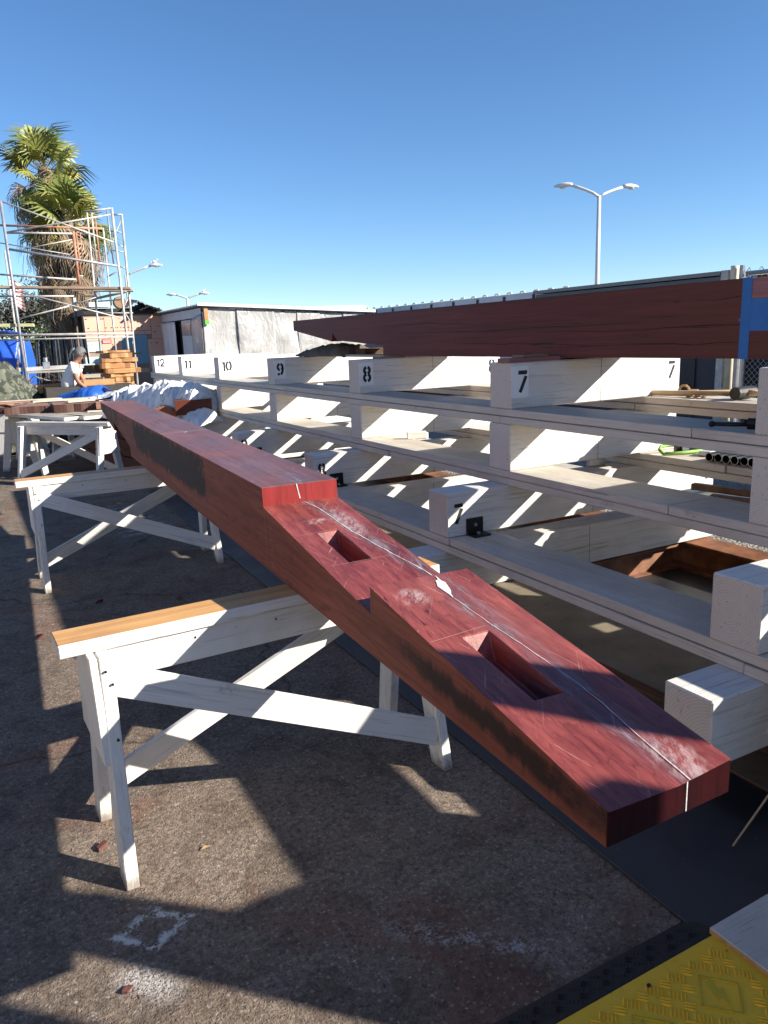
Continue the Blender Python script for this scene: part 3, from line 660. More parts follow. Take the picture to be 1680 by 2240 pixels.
# shims under the upper timbers
SHIMR = wood('red_shim_wood', (0.20, 0.075, 0.07), (0.34, 0.16, 0.15), 0, 0.7, 26, 0.3)
SHIMB = wood('brown_shim_wood', (0.20, 0.12, 0.06), (0.36, 0.23, 0.13), 0, 0.7, 26, 0.3)
def shim(label, x0, x1, y0, y1, z0, z1, mat):
    o = MB().box(x0, x1, y0, y1, z0, z1).obj('wood_shim', mat, bevel=.002); return tag(o, label, 'wood shim', 'wooden shims under the upper timber')
shim('pink-red wood shim on the near edge of the beam stencilled 7', 2.47, 2.806, 3.225, 3.33, 1.3845, 1.4055, SHIMR)
shim('thin brown shim lying on the pink-red one on beam 7', 2.575, 2.74, 3.245, 3.345, 1.4060, 1.4185, SHIMB)
shim('long pale brown shim on beam 8, left end of the pair', 2.655, 2.955, 4.985, 5.10, 1.3845, 1.3965, SHIMB)
shim('short red shim on beam 8, right end of the pair', 2.962, 3.055, 4.985, 5.10, 1.3845, 1.3965, SHIMR)

# ------------------------------------------------------------------ sawhorses
def sawhorse(label, cx_, cy_, rz, L=1.34, raw=True, front_brace='AB', tone=None):
    h = .72; t0 = thing('sawhorse', label, 'sawhorse', (cx_, cy_, 0), rz, 'white timber sawhorses')
    mw = [WX, WX, WX]; hx = L/2; lx = hx-.115
    cp = timber('cap_board', None, None, -hx, hx, -.068, .068, h-.041, h, 'x', mats=[WX, WX, RAWTOP] if raw else [WX, WX, WORN], parent=t0, bevel=.003, key='cap%d' % raw)
    timber('apron_board', None, None, -lx-.02, lx+.02, -.055, -.018, h-.145, h-.0415, 'x', mats=mw, parent=t0, bevel=.002, key='ap')
    timber('apron_board', None, None, -lx-.02, lx+.02, .018, .055, h-.145, h-.0415, 'x', mats=mw, parent=t0, bevel=.002, key='ap')
    for sx in (-1, 1):
        for sy in (-1, 1):
            m = MB(); x0 = sx*lx
            p = Vector((x0-.019, sy*.075, h-.043)); q = Vector((x0-.019+sx*.02, sy*.195, 0))
            wd = .095
            # leg: a board leaning outwards, its width across the splay
            vs = []
            for e, k in ((p, 0), (q, 1)):
                for ex, ey in ((-.0, -wd/2), (.038, -wd/2), (.038, wd/2), (0, wd/2)): vs.append((e.x+ex, e.y+ey*(.92 if k else 1), e.z))
            m.add(vs, [(0, 1, 2, 3), (7, 6, 5, 4), (0, 4, 5, 1), (1, 5, 6, 2), (2, 6, 7, 3), (3, 7, 4, 0)])
            m.obj('leg', WZ, t0, .003)
        # end panel: trapezoid board outside the tops of both legs
        x0 = sx*(lx+.034)
        vs = [(x0-.011+a, y, z) for a in (0, .022) for y, z in ((-.122, h-.042), (.122, h-.042), (.172, .37), (-.172, .37))]
        m = MB().add(vs, [(3, 2, 1, 0), (4, 5, 6, 7), (0, 1, 5, 4), (1, 2, 6, 5), (2, 3, 7, 6), (3, 0, 4, 7)]); m.obj('end_panel', WZ, t0, .002)
    nm_ = MB()
    for sx in (-1, 1):
        for sy in (-1, 1):
            for (dx_, z_) in ((-.006, .64), (.008, .60), (.0, .44)):
                yy_ = sy*(.195-.12*z_/.72+.048); nm_.tube([(sx*lx-.0+dx_, yy_-sy*.003, z_), (sx*lx+dx_, yy_+sy*.0016, z_)], .0042, 6)
    for k_ in range(5):
        nm_.tube([(-lx+k_*lx/2.0+.01, -.0545, h-.07), (-lx+k_*lx/2.0+.01, -.0562, h-.07)], .004, 6)
    o = nm_.obj('nail_heads', BLACKSTEEL, t0); o['kind'] = 'stuff'
    def brace(p, q, sy):
        d = Vector(q)-Vector(p); L2 = d.length
        me_ = MB().box(-L2/2, L2/2, -.0095, .0095, -.046, .046).mesh('brace', WX)
        ang = math.atan2(d.z, d.x); tilt = sy*math.atan2(.12, .68)
        o = inst('cross_brace', me_, t0, tuple((Vector(p)+Vector(q))/2), (0, 0, 0), .002)
        ex = Vector(d).normalized(); ny = Vector((0, math.cos(tilt), math.sin(tilt)*1.0)); ny = (ny-ex*ny.dot(ex)).normalized(); ez = ex.cross(ny)
        o.matrix_local = Matrix.Translation((Vector(p)+Vector(q))/2) @ Matrix((ex, ny, ez)).transposed().to_4x4()
    yl = lambda z, s_: s_*(.195-(.195-.075)*z/.68)
    if 'A' in front_brace: brace((-lx, yl(.61, -1)-.026, .61), (lx, yl(.14, -1)-.026, .14), -1)
    if 'C' in front_brace: brace((-lx, yl(.12, -1)-.026, .12), (lx, yl(.60, -1)-.026, .60), -1)
    if 'B' in front_brace: brace((-lx, yl(.10, 1)+.026, .10), (lx, yl(.60, 1)+.026, .60), 1)
    if 'D' in front_brace: brace((-lx, yl(.60, 1)+.026, .60), (lx, yl(.12, 1)+.026, .12), 1)
    return t0
sawhorse('white sawhorse with a raw orange wood top, nearest, carrying the red timber', .780, 2.335, R(2.2), 1.31)
sawhorse('white sawhorse with a browned top, second back under the red timber', .865, 5.46, R(0.4))
sawhorse('shaded white sawhorse loaded with planks and red offcuts, by the far timber tip', .95, 9.55, R(-50), 1.36, False, 'CD')
sawhorse('white sawhorse in shade, at the left edge behind the loaded one', .62, 11.55, R(78), 1.2, False, 'A')
sawhorse('white sawhorse in shade, farthest back at the left edge', .78, 13.1, R(60), 1.3, False, 'A')
sawhorse('white sawhorse in shade directly behind the loaded one', 1.45, 11.2, R(-52), 1.3, False, 'C')
# ------------------------------------------------------------------ boards and red offcuts on the loaded sawhorses
OFFC = wood('red_offcut', (0.20, 0.095, 0.07), (0.38, 0.22, 0.165), 0, 0.6, 22, 0.3); OFFE = wood('offcut_end', (0.035, 0.018, 0.014), (0.13, 0.06, 0.045), 2, 0.65, 60, 0.6)
ORANGE = wood('orange_wood', (0.36, 0.165, 0.06), (0.56, 0.32, 0.14), 0, 0.6, 14, 0.3, (0.20, 0.08, 0.03), 0.5)
GREYBOARD = wood('grey_board', (0.30, 0.26, 0.21), (0.50, 0.46, 0.39), 0, 0.65, 20, 0.3, (0.18, 0.15, 0.12), 0.6)
PALEB = wood('pale_board', (0.48, 0.40, 0.28), (0.68, 0.60, 0.46), 0, 0.6, 20, 0.3)
def slab(name, label, cat, c, L, wd, th, rz, mats, group=None, ragged=0.0, seed=0, tilt=0.0):
    """a board lying about; its outline wanders when ragged; local x is the grain"""
    rnd = random.Random(seed); n = 7
    top = [(-L/2+L*i/n+0*rnd.random(), wd/2*(1+rnd.uniform(-ragged, ragged))) for i in range(n+1)]
    bot = [(-L/2+L*i/n, -wd/2*(1+rnd.uniform(-ragged, ragged))) for i in range(n+1)]
    if ragged: bot[0] = (bot[0][0]+rnd.uniform(0, .3)*wd, bot[0][1]); top[-1] = (top[-1][0]-rnd.uniform(0, .3)*wd, top[-1][1])
    m = MB().prism(bot+top[::-1], 0, th, 'z', 1, 0)
    o = m.obj(name, mats, bevel=.004, loc=c, rz=rz); o.rotation_euler.y = tilt
    return tag(o, label, cat, group)
zt = .722
# boards straight on the cap
slab('board', 'broad grey-topped board across the loaded sawhorse, leftmost of three', 'board', (.80, 10.35, zt), 1.5, .27, .04, R(112), [GREYBOARD, WX], 'boards on the loaded sawhorse')
slab('board', 'grey board in shade lying across the loaded sawhorse, middle of three', 'board', (1.10, 10.3, zt), 1.5, .25, .04, R(104), [GREYBOARD, WX], 'boards on the loaded sawhorse')
slab('board', 'grey-topped white board across the loaded sawhorse, rightmost, beside the red timber', 'board', (1.40, 10.25, zt), 1.6, .22, .04, R(98), [GREYBOARD, WX], 'boards on the loaded sawhorse')
for px_, (x, y, L, wd, th, rz, ml, lab) in enumerate((
    (.20, 11.10, .55, .60, .085, 4, [OFFC, OFFE], 'thick red offcut with a dark sawn front, cut off by the left edge'),
    (.62, 10.95, .62, .60, .085, -3, [OFFC, OFFE], 'thick red offcut with a pale dusty top and dark front, second from the left edge'),
    (.98, 10.85, .42, .50, .08, 5, [OFFC, OFFE], 'smaller dark red offcut wedged between two thick ones'),
    (1.22, 10.62, .58, .55, .10, -4, [OFFC, OFFE], 'thick red offcut with a scalloped dark front, nearest on the loaded sawhorse'))):
    slab('wood_offcut', lab, 'wood offcut', (x, y, .765), L, wd, th, R(rz), ml, 'red offcuts piled on the sawhorses', .12, px_+3)
slab('wood_offcut', 'red offcut with a bright orange-red end, beside the far tip of the red timber', 'wood offcut', (1.66, 10.25, .79), .5, .24, .085, R(-12), [wood('bright_red_end', (0.34, 0.11, 0.075), (0.52, 0.21, 0.15), 2, 0.5, 26, 0.3), OFFC], 'red offcuts piled on the sawhorses', .04, 9)
for i, (x, y, z, L, wd, rz, mt, lab) in enumerate((
    (1.35, 10.55, .875, .55, .09, 12, PALEB, 'narrow pale stick across the nearest scalloped offcut'),
    (1.15, 11.2, .86, .85, .16, -8, PALEB, 'pale board with a dark tool on it, behind the offcuts'),
    (1.62, 10.9, .85, .80, .15, 4, PALEB, 'cream board behind the bright-ended offcut'),
    (1.50, 11.4, .85, .90, .2, 2, PALEB, 'long cream board at the back of the offcut pile'),
    (.35, 11.35, .86, 1.0, .2, 6, OFFC, 'thin reddish board lying on top of the offcuts at the left'),
    (.75, 11.5, .865, .8, .14, -4, PALEB, 'bright pale board lying over the second offcut'))):
    slab('board', lab, 'board', (x, y, z), L, wd, .022, R(rz), [mt, mt], 'thin boards on the offcuts', .03, i+40)
slab('board', 'thin yellow batten under the bright-ended offcut', 'board', (1.55, 10.05, .765), .55, .07, .02, R(-10), [PALEB, PALEB])
m = MB(); m.tube([(0, 0, 0), (.10, .02, .005), (.19, -.01, .02)], .011, 6); m.tube([(.19, -.03, .02), (.20, .05, .03)], .016, 6); m.tube([(0, .03, 0), (.17, -.03, .012)], .009, 6)
tag(m.obj('clamp', BLACKSTEEL, loc=(1.42, 10.3, .895)), 'small black steel clamp on the offcuts by the bright red end', 'clamp')
# chunky orange block with bark on it and orange chunks behind
o = slab('wood_block', 'chunky orange block with a dark sawn front, behind the offcuts', 'wood block', (1.228, 13.798, 0.852), .62, .35, .13, R(-4), [ORANGE, ORANGE], None, .05, 4)
o = slab('wood_block', 'small orange-red block to the right of the chunky one', 'wood block', (1.486, 14.002, 0.826), .22, .25, .09, R(-4), [ORANGE, OFFC], None, .05, 5)
BARK = plain('bark_chips', (0.10, 0.055, 0.03), 0.9, 0, 0.5, 60, 0.8, .006)
random.seed(5); m = MB()
for i in range(260):
    a = random.uniform(0, 2*PI); r_ = math.sqrt(random.random()); p = Vector((r_*.19*math.cos(a), r_*.14*math.sin(a), random.uniform(0, .07*(1-r_*.7))))
    d = Vector((random.uniform(-1, 1), random.uniform(-1, 1), random.uniform(-.3, .3))).normalized()*.022
    m.beam(p-d, p+d, .008, .004)
o = m.obj('bark_chips', BARK, loc=(1.298, 13.913, 0.992)); o['kind'] = 'stuff'
slab('wood_block', 'bright orange plank end at the far left edge, low under the offcuts', 'wood block', (0.419, 13.005, 0.619), .35, .4, .16, R(3), [ORANGE, ORANGE], None, .03, 6)

# ------------------------------------------------------------------ draped tarps
def drape(name, label, cat, mat, fn, nu, nv, amp, fr, seed, thick=.004, group=None, parent=None, folds=0.0, smooth=True):
    off = Vector((seed*3.1, seed*1.7, seed*.9)); g = []
    for j in range(nv):
        for i in range(nu):
            u, v_ = i/(nu-1), j/(nv-1); p = Vector(fn(u, v_))
            q = p*fr+off
            w_ = noise.noise_vector(q*.8)*.5
            f = noise.noise(q)*.55+(1-2.2*abs(noise.noise(q*1.5+w_)))*.55+(1-2.2*abs(noise.noise(q*3.3+w_)))*.28-.30
            if folds:
                a_ = noise.noise(Vector((u*folds+noise.noise(q*.7)*1.2, v_*1.6, seed))); b_ = noise.noise(Vector((u*folds*2.3+noise.noise(q)*1.5, v_*2.2+3, seed)))
                f = noise.noise(q*.8)*.55+(1-3.0*abs(a_))*.55+(1-3.0*abs(b_))*.30-.25
            edge = min(1, 6*min(u, 1-u, v_, 1-v_)+.35)
            p += Vector((noise.noise(q+Vector((9, 0, 0)))*.5, noise.noise(q+Vector((0, 9, 0)))*.5, f))*amp*edge
            if not smooth: p += Vector((random.uniform(-1, 1), random.uniform(-1, 1), random.uniform(-1, 1)))*.014
            g.append(p)
    fs = [(j*nu+i, j*nu+i+1, (j+1)*nu+i+1, (j+1)*nu+i) for j in range(nv-1) for i in range(nu-1)]
    me_ = MB().add(g, fs).mesh(name, mat, smooth); o = inst(name, me_, parent)
    if not smooth:      # crisp creases: split every quad along a varying diagonal
        bm = bmesh.new(); bm.from_mesh(me_); bmesh.ops.triangulate(bm, faces=bm.faces[:], quad_method='LONG_EDGE'); bm.to_mesh(me_); bm.free()
    sd = o.modifiers.new('thickness', 'SOLIDIFY'); sd.thickness = thick
    return tag(o, label, cat, group) if label else o
def sheet_mat(name, col, rough=0.45, trans=0.0, crinkle=18):
    t = T(name); v = t.co(); n1 = t.noise(v, crinkle, 5, 0.6, 1.5); n2 = t.noise(v, 3, 4, 0.6)
    c = t.ramp(n2, [(0.3, tuple(q*.86 for q in col)), (0.7, col)])
    t.bump(n1, 0.7, 0.012); t.fin(c, rough, 0, 0.5)
    return t.m
WTARP = sheet_mat('white_tarp', (0.74, 0.74, 0.74), 0.45, 0, 9); BTARP = sheet_mat('blue_tarp', (0.02, 0.10, 0.42), 0.35); BLUE2 = sheet_mat('blue_canopy', (0.025, 0.10, 0.58), 0.3, 0, 7)
# white tarp over timbers beside the rack
def hump(p0, p1, wd, h0, h1, zb):
    p0, p1 = Vector(p0), Vector(p1); ax = (p1-p0); n_ = Vector((-ax.y, ax.x, 0)).normalized()
    def fn(u, v_):
        c = p0+ax*u; a = PI*v_
        s_ = math.cos(a); hh_ = h0+(h1-h0)*u
        prof = (1-abs(s_)**2.6)*(1-.8*max(0, u)**14)*(1-.5*(1-u)**6)
        return (c.x+n_.x*wd*s_*.5, c.y+n_.y*wd*s_*.5, zb+hh_*prof)
    return fn
drape('tarp', 'crumpled white tarp draped over timbers beyond the far tip of the red timber', 'tarp', WTARP, hump((1.55, 11.35, 0), (2.27, 8.95, 0), .74, .24, .46, .68), 52, 24, .085, 3.2, 2, folds=7.0, smooth=False)
drape('tarp', 'white tarp bundle at the near end of the draped timbers, hanging lowest', 'tarp', WTARP, hump((2.10, 9.40, 0), (2.38, 8.60, 0), .52, .44, .36, .70), 34, 20, .085, 4.0, 6, folds=5.0, smooth=False)
drape('tarp', 'low white tarp fold under the bundle, over the rack edge', 'tarp', WTARP, hump((2.13, 8.85, 0), (2.34, 8.32, 0), .40, .18, .15, .66), 40, 26, .06, 6.5, 9)
drape('tarp', 'bright white tarp corner lying on the middle tier of the rack', 'tarp', WTARP, hump((2.50, 9.9, 0), (2.62, 8.75, 0), .40, .20, .17, .81), 30, 20, .05, 6.5, 12)
m = MB().prism([(math.cos(a)*.16, math.sin(a)*.16*.75) for a in [PI*i/10 for i in range(11)]], -.25, .25, 'y')
tag(m.obj('wood_block', [wood('orange_red_block', (0.30, 0.08, 0.03), (0.46, 0.16, 0.06), 1, 0.5, 14)], loc=(1.98, 9.0, .745), rz=R(-20), smooth=False), 'rounded orange-red timber showing under the white tarp', 'timber')
o = MB().box(-.20, .20, -.4, .4, 0, .16).obj('timber_end', [DRED], bevel=.004, loc=(2.30, 8.92, .775), rz=R(-16)); tag(o, 'dark red timber end peeping out of the white tarp bundle', 'timber')
for i, (x_, y_, w_, d_, h_, lb) in enumerate(((1.72, 10.6, .5, 1.1, .66, 'dark timber stack added to block light under the far half of the white tarp'), (2.0, 9.5, .55, 1.0, .66, 'dark timber stack added to block light under the near half of the white tarp'))):
    st_ = thing('shade_stack', lb, 'timber stack', (x_, y_, 0), R(16))  # added to stop light passing under the tarp table
    for k in range(3):
        for j in range(2): MB().box(-w_/2+j*w_/2+.005, -w_/2+(j+1)*w_/2-.005, -d_/2, d_/2, k*.215, k*.215+.205).obj('timber_baulk', DRED, st_, .004)
# trestle table under the tarp
m = thing('trestle', 'low trestle hidden in shade under the white tarp', 'trestle', (1.95, 10.0, 0), R(16))
MB().box(-.30, .30, -1.2, 1.2, .66, .70).obj('table_board', GREYBOARD, m)
for sx in (-.24, .24):
    for sy in (-1.05, 1.05): MB().box(sx-.04, sx+.04, sy-.04, sy+.04, 0, .66).obj('leg', GREYBOARD, m)
drape('tarp', 'crumpled blue tarp between the woman and the white tarp', 'tarp', BTARP, hump((1.375, 13.273, 0.923), (1.826, 12.249, 1.030), .7, .10, .27, .72), 60, 34, .06, 3.0, 4, folds=6.0)
drape('tarp', 'small fold of blue tarp behind the chunky orange block', 'tarp', BTARP, hump((1.013, 14.733, 0.888), (1.230, 14.386, 0.888), .3, .12, .12, .80), 20, 12, .04, 6, 5)

# ------------------------------------------------------------------ the woman in the white T-shirt
def skin_body(name, verts, edges, mats, parent=None, root=0, sub=1):
    """verts: (x, y, z, r) or (x, y, z, rx, ry)"""
    bm = bmesh.new(); ly = bm.verts.layers.skin.verify(); vs = []
    for vv in verts:
        q = bm.verts.new(vv[:3]); rr = (vv[3], vv[4] if len(vv) > 4 else vv[3]); q[ly].radius = rr; vs.append(q)
    for a, b in edges: bm.edges.new((vs[a], vs[b]))
    vs[root][ly].use_root = True
    me_ = bpy.data.meshes.new(name); bm.to_mesh(me_); bm.free(); me_.materials.append(mats)
    o = bpy.data.objects.new(name, me_); link(o, parent)
    o.modifiers.new('skin', 'SKIN').use_smooth_shade = True
    sb = o.modifiers.new('smooth', 'SUBSURF'); sb.levels = sb.render_levels = sub
    return o
SKIN = plain('skin', (0.30, 0.15, 0.09), 0.5, 0, 0.08, 20, 0.1); TEE = plain('white_cotton', (0.78, 0.77, 0.74), 0.85, 0, 0.05, 14, 0.4, .004)
HAIR = plain('grey_hair', (0.13, 0.13, 0.135), 0.6, 0, 0.35, 60, 0.6, .004); TROU = plain('dark_trousers', (0.03, 0.035, 0.05), 0.8); SHOE = plain('dark_shoes', (0.02, 0.02, 0.02), 0.6)
PX, PY = 1.53, 13.35
wm = thing('person', 'grey-haired person in a white T-shirt and dark glasses, leaning over the blue tarp', 'person', (PX, PY, 0), R(-14))
wm.scale = (.95, .98, .95)
# local +x is where she faces; +y is away from us
B = [(-.10, 0, .92, .15, .12), (-.06, 0, 1.06, .135, .11), (-.01, 0, 1.20, .14, .105), (.05, 0, 1.32, .13, .09), (.09, 0, 1.385, .055), (.125, 0, 1.435, .05),
     (-.10, -.09, .86, .085), (-.08, -.10, .48, .058), (-.10, -.10, .09, .04), (-.01, -.10, .035, .035), (-.10, .09, .86, .085), (-.08, .10, .48, .058), (-.10, .10, .09, .04), (-.01, .10, .035, .035),
     (.05, -.17, 1.335, .055), (.10, -.20, 1.08, .040), (.25, -.12, .93, .030), (.31, -.09, .90, .026),
     (.05, .17, 1.335, .055), (.14, .20, 1.09, .040), (.34, .10, .95, .030), (.40, .08, .925, .026)]
E = [(0, 1), (1, 2), (2, 3), (3, 4), (4, 5), (0, 6), (6, 7), (7, 8), (8, 9), (0, 10), (10, 11), (11, 12), (12, 13), (3, 14), (14, 15), (15, 16), (16, 17), (3, 18), (18, 19), (19, 20), (20, 21)]
# the head, nose, ears and fingers belong to the same continuous body
k = len(B); B += [(.150, 0, 1.475, .078, .070), (.170, 0, 1.535, .088, .078), (.165, 0, 1.585, .070, .066)]; E += [(5, k), (k, k+1), (k+1, k+2)]
for base, s_ in ((17, 1), (21, 1)):
    bx = B[base]
    for fi, (dy, ln) in enumerate(((-.030, .062), (-.010, .072), (.010, .068), (.028, .055))):
        k = len(B); B += [(bx[0]+.04, bx[1]+dy, bx[2]-.01, .0095), (bx[0]+.04+ln*.55, bx[1]+dy*1.1, bx[2]-.022, .0085), (bx[0]+.04+ln*.9, bx[1]+dy*1.1, bx[2]-.045, .0075)]
        E += [(base, k), (k, k+1), (k+1, k+2)]
    k = len(B); B += [(bx[0]+.015, bx[1]-.042, bx[2]-.006, .011), (bx[0]+.045, bx[1]-.060, bx[2]-.018, .009)]; E += [(base, k), (k, k+1)]
skin_body('body', B, E, SKIN, wm, 0, 1)
tee = [(-.10, 0, .90, .180, .150), (-.06, 0, 1.06, .165, .145), (-.01, 0, 1.20, .168, .140), (.045, 0, 1.315, .150, .115), (.08, 0, 1.365, .075, .085), (.05, -.17, 1.33, .075), (.085, -.205, 1.19, .072), (.05, .17, 1.33, .075), (.11, .205, 1.20, .072)]
skin_body('t_shirt', tee, [(0, 1), (1, 2), (2, 3), (3, 4), (3, 5), (5, 6), (3, 7), (7, 8)], TEE, wm, 0, 1)
skin_body('trousers', [(-.10, 0, .92, .168, .14), (-.10, -.09, .84, .10), (-.08, -.10, .48, .075), (-.10, -.10, .12, .062), (-.10, .09, .84, .10), (-.08, .10, .48, .075), (-.10, .10, .12, .062)], [(0, 1), (1, 2), (2, 3), (0, 4), (4, 5), (5, 6)], TROU, wm)
for sy in (-.1, .1): skin_body('shoe', [(-.13, sy, .05, .045), (-.05, sy, .045, .05), (.06, sy, .035, .04)], [(0, 1), (1, 2)], SHOE, wm, 1)
def headm(c, tilt=R(28)): return Matrix.Translation(Vector(c)) @ Matrix.Rotation(tilt, 4, 'Y')
hc = (.165, 0, 1.545)
hr = MB().sphere((0, 0, 0), .105, 14, 0, .98, .86, 1.02)
hr.v = [(x, y, z) for x, y, z in hr.v]
keep = [f for f in hr.f if not all(hr.v[i][0] > .035 and hr.v[i][2] < .045 for i in f) and not all(hr.v[i][2] < -.055 and hr.v[i][0] > -.05 for i in f)]
hr.f = keep; hr.i = [0]*len(keep)
o = hr.obj('hair', HAIR, wm, smooth=True); o.matrix_local = headm(hc); o.modifiers.new('thickness', 'SOLIDIFY').thickness = .012
o = MB().tube([(-.09, 0, .02), (-.125, 0, -.01), (-.125, 0, -.10), (-.10, 0, -.17)], .034, 8, 0, .014).obj('ponytail', HAIR, wm, smooth=True); o.matrix_local = headm(hc)
gl = MB()
for sy in (-1, 1): gl.sphere((.093, sy*.036, .005), .026, 8, 0, .30, 1, .8); gl.beam((.085, sy*.062, .008), (-.005, sy*.078, .010), .004, .005)
gl.beam((.10, -.014, .010), (.10, .014, .010), .005, .005)
o = gl.obj('sunglasses', plain('black_plastic', (.01, .01, .012), .2), wm, smooth=True); o.matrix_local = headm(hc)
fc = MB(); fc.sphere((.10, 0, -.018), .018, 6, 0, .9, .7, 1.1)
for sy in (-1, 1): fc.sphere((.0, sy*.082, -.006), .022, 6, 0, .7, .35, 1.2)
o = fc.obj('nose_and_ears', SKIN, wm, smooth=True); o.matrix_local = headm(hc); o['kind'] = 'stuff'
o = MB().box(.084, .092, -.022, .022, -.062, -.055).obj('mouth', plain('lips', (.22, .08, .07), .5), wm); o.matrix_local = headm(hc)
# ------------------------------------------------------------------ left yard: slabs, tubes, canopy, clutter
random.seed(11)
base = Vector((2.28, 13.75, 0))
tb = thing('work_table', 'low dark table under the orange slab stack', 'table', (2.28, 13.8, 0))
MB().box(-.75, .55, -.35, .35, .80, .86).obj('table_top', GREYBOARD, tb)
for sx in (-.65, .45):
    for sy in (-.28, .28): MB().box(sx-.04, sx+.04, sy-.04, sy+.04, 0, .80).obj('leg', BLACKSTEEL, tb)
MB().box(-.70, .50, -.30, .30, .30, .34).obj('shelf', GREYBOARD, tb)
z = .862
ORD = ['bottom', 'second', 'third', 'fourth', 'fifth', 'sixth', 'seventh', 'top']
for i, (th, wd, dx, rz) in enumerate(((.11, .46, -.02, 2), (.075, .40, .03, -5), (.06, .44, -.02, 6), (.085, .62, .04, -2), (.095, .56, -.03, 3), (.075, .60, .03, -6), (.08, .42, .00, 5), (.045, .50, -.04, -2))):
    slab('wood_slab', '%s slab of the orange wood stack%s behind the person' % (ORD[i], ', bark-topped and darker,' if i == 7 else ''), 'wood slab', (2.30+dx, 13.75, z), wd, .42, th-.006, R(rz), [ORANGE, ORANGE] if i < 7 else [BARK, ORANGE], 'orange slabs in a stack', .12, i+60)
    z += th
slab('wood_slab', 'single orange plank lying left of the slab stack, behind the blue tarp', 'wood slab', (1.88, 13.3, .95), .5, .3, .09, R(4), [ORANGE, ORANGE], None, .03, 81)
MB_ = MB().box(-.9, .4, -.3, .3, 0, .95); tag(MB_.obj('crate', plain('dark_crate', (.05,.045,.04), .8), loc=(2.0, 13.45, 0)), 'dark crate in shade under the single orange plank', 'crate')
slab('wood_slab', 'dark brown slab leaning out of the stack at its left', 'wood slab', (2.03, 13.9, 1.13), .36, .4, .12, R(10), [BARK, BARK], None, .15, 83)
# dark steel tubes leaning in a row
TUBE = plain('dark_blue_steel', (0.035, 0.042, 0.055), 0.45, .6, .4, 8)
me_t = MB().tube([(0, 0, 0), (0, 0, 2.0)], .022, 6).mesh('steel_tube', TUBE); me_c = MB().tube([(0, 0, 0), (.16, 0, 0)], .014, 5).mesh('crossbar', TUBE)
for i in range(20):
    x_ = 1.44+i*.052; dx = (-.30+.02*i)*.9; h = 1.80+random.uniform(-.05, .03)
    o = inst('steel_tube', me_t, None, (x_-.10+dx*.35, 17.2+random.uniform(-.1, .1), 0), (R(-5), R(-dx*14+random.uniform(-1, 1)), 0)); o.scale.z = h/2
    tag(o, 'dark steel tube leaning in the close row behind the scaffold', 'steel tube', 'dark steel tubes leaning in a row')
    inst('hook', me_c, o, (0, 0, random.uniform(.45, .7)), (0, R(random.uniform(-30, 30)), R(random.uniform(0, 360))))
# blue canopy with sides
def quadsheet(a, b, c_, d): 
    a, b, c_, d = map(Vector, (a, b, c_, d))
    return lambda u, v_: tuple((a*(1-u)+b*u)*(1-v_)+(d*(1-u)+c_*u)*v_)
cn = thing('canopy', 'blue tarp canopy at the left edge behind the scaffold', 'canopy', (.6, 19.2, 0))
def sub(o): o.location -= Vector((.6, 19.2, 0)); return o
for nm, q in (('roof_sheet', ((-2.2, 19.3, 2.18), (1.32, 18.8, 1.90), (1.35, 20.8, 1.92), (-2.2, 21.3, 2.2))), ('front_sheet', ((-2.2, 19.25, 1.93), (1.18, 18.78, 1.74), (.98, 18.6, .95), (-2.2, 18.9, .9)))):
    o = drape(nm, None, None, BLUE2, quadsheet(*q), 46, 24, .09, 2.6, 3 if nm[0] == 'r' else 8, .004, None, cn); sub(o)
o = drape('side_sheet', None, None, BTARP, quadsheet((1.19, 18.80, 1.74), (1.42, 19.3, 1.74), (1.55, 19.3, .7), (1.0, 18.7, .7)), 14, 20, .05, 3, 5, .004, None, cn); sub(o)
for x_, y_ in ((1.25, 18.85), (1.3, 20.7), (-.5, 19.0)): sub(MB().tube([(x_, y_, 0), (x_, y_, 1.9)], .02, 6).obj('pole', GALV, cn))
# camouflage tarp mound
t = T('camo_tarp'); v = t.co(); n1 = t.noise(v, 7, 4, .6, 1); n2 = t.noise(v, 30, 4, .7)
c = t.ramp(n1, [(.35, (.035, .042, .03)), (.5, (.12, .125, .09)), (.65, (.26, .26, .22))], 'CONSTANT'); t.bump(n2, .8, .01); CAMO = t.fin(c, .8)
drape('tarp', 'green-grey camouflage tarp thrown over a heap at the left edge', 'tarp', CAMO, (lambda u, v_, h_=hump((-1.2, 13.9, 0), (1.24, 13.5, 0), 1.7, 1.36, 1.38, .05): (h_(u, v_)[0], h_(u, v_)[1], h_(u, v_)[2]*(1-.62*max(0, (u-.6)/.4)**2.0))), 60, 40, .17, 2.4, 21)
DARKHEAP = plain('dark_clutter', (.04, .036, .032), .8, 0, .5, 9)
# rails, shelves and cluttered boards behind the person
def board(label, c, L, wd, th, rz, mt, nm='board', cat='board', tilt=0.0):
    o = MB().box(-L/2, L/2, -wd/2, wd/2, 0, th).obj(nm, mt, bevel=.002, loc=c, rz=rz); o.rotation_euler.y = tilt; return tag(o, label, cat)
board('long white rail board crossing behind the person, below the leaning tubes', (1.657, 16.202, 1.154), 1.5, .05, .075, R(-20), WX, tilt=R(-1))
board('grey weathered plank lower behind the person, left of the shoulder', (1.367, 15.651, 1.121), .62, .2, .03, R(-16), GREYBOARD)
board('cream plank low behind the person, right of the back', (2.045, 15.030, 1.008), .45, .2, .06, R(-16), PALEB)
m = MB().tube([(1.120, 15.071, 1.068), (1.483, 14.380, 0.934)], .014, 6); tag(m.obj('pipe', WX), 'thin white pipe slanting down beside the bark chips', 'pipe')
m = MB().tube([(0.949, 14.677, 0.988), (1.063, 14.647, 1.106), (1.171, 14.684, 1.021), (1.326, 14.628, 1.123), (1.414, 14.564, 1.057)], .010, 5); tag(m.obj('branch', BARK), 'bent dry branch among the clutter left of the person', 'branch')
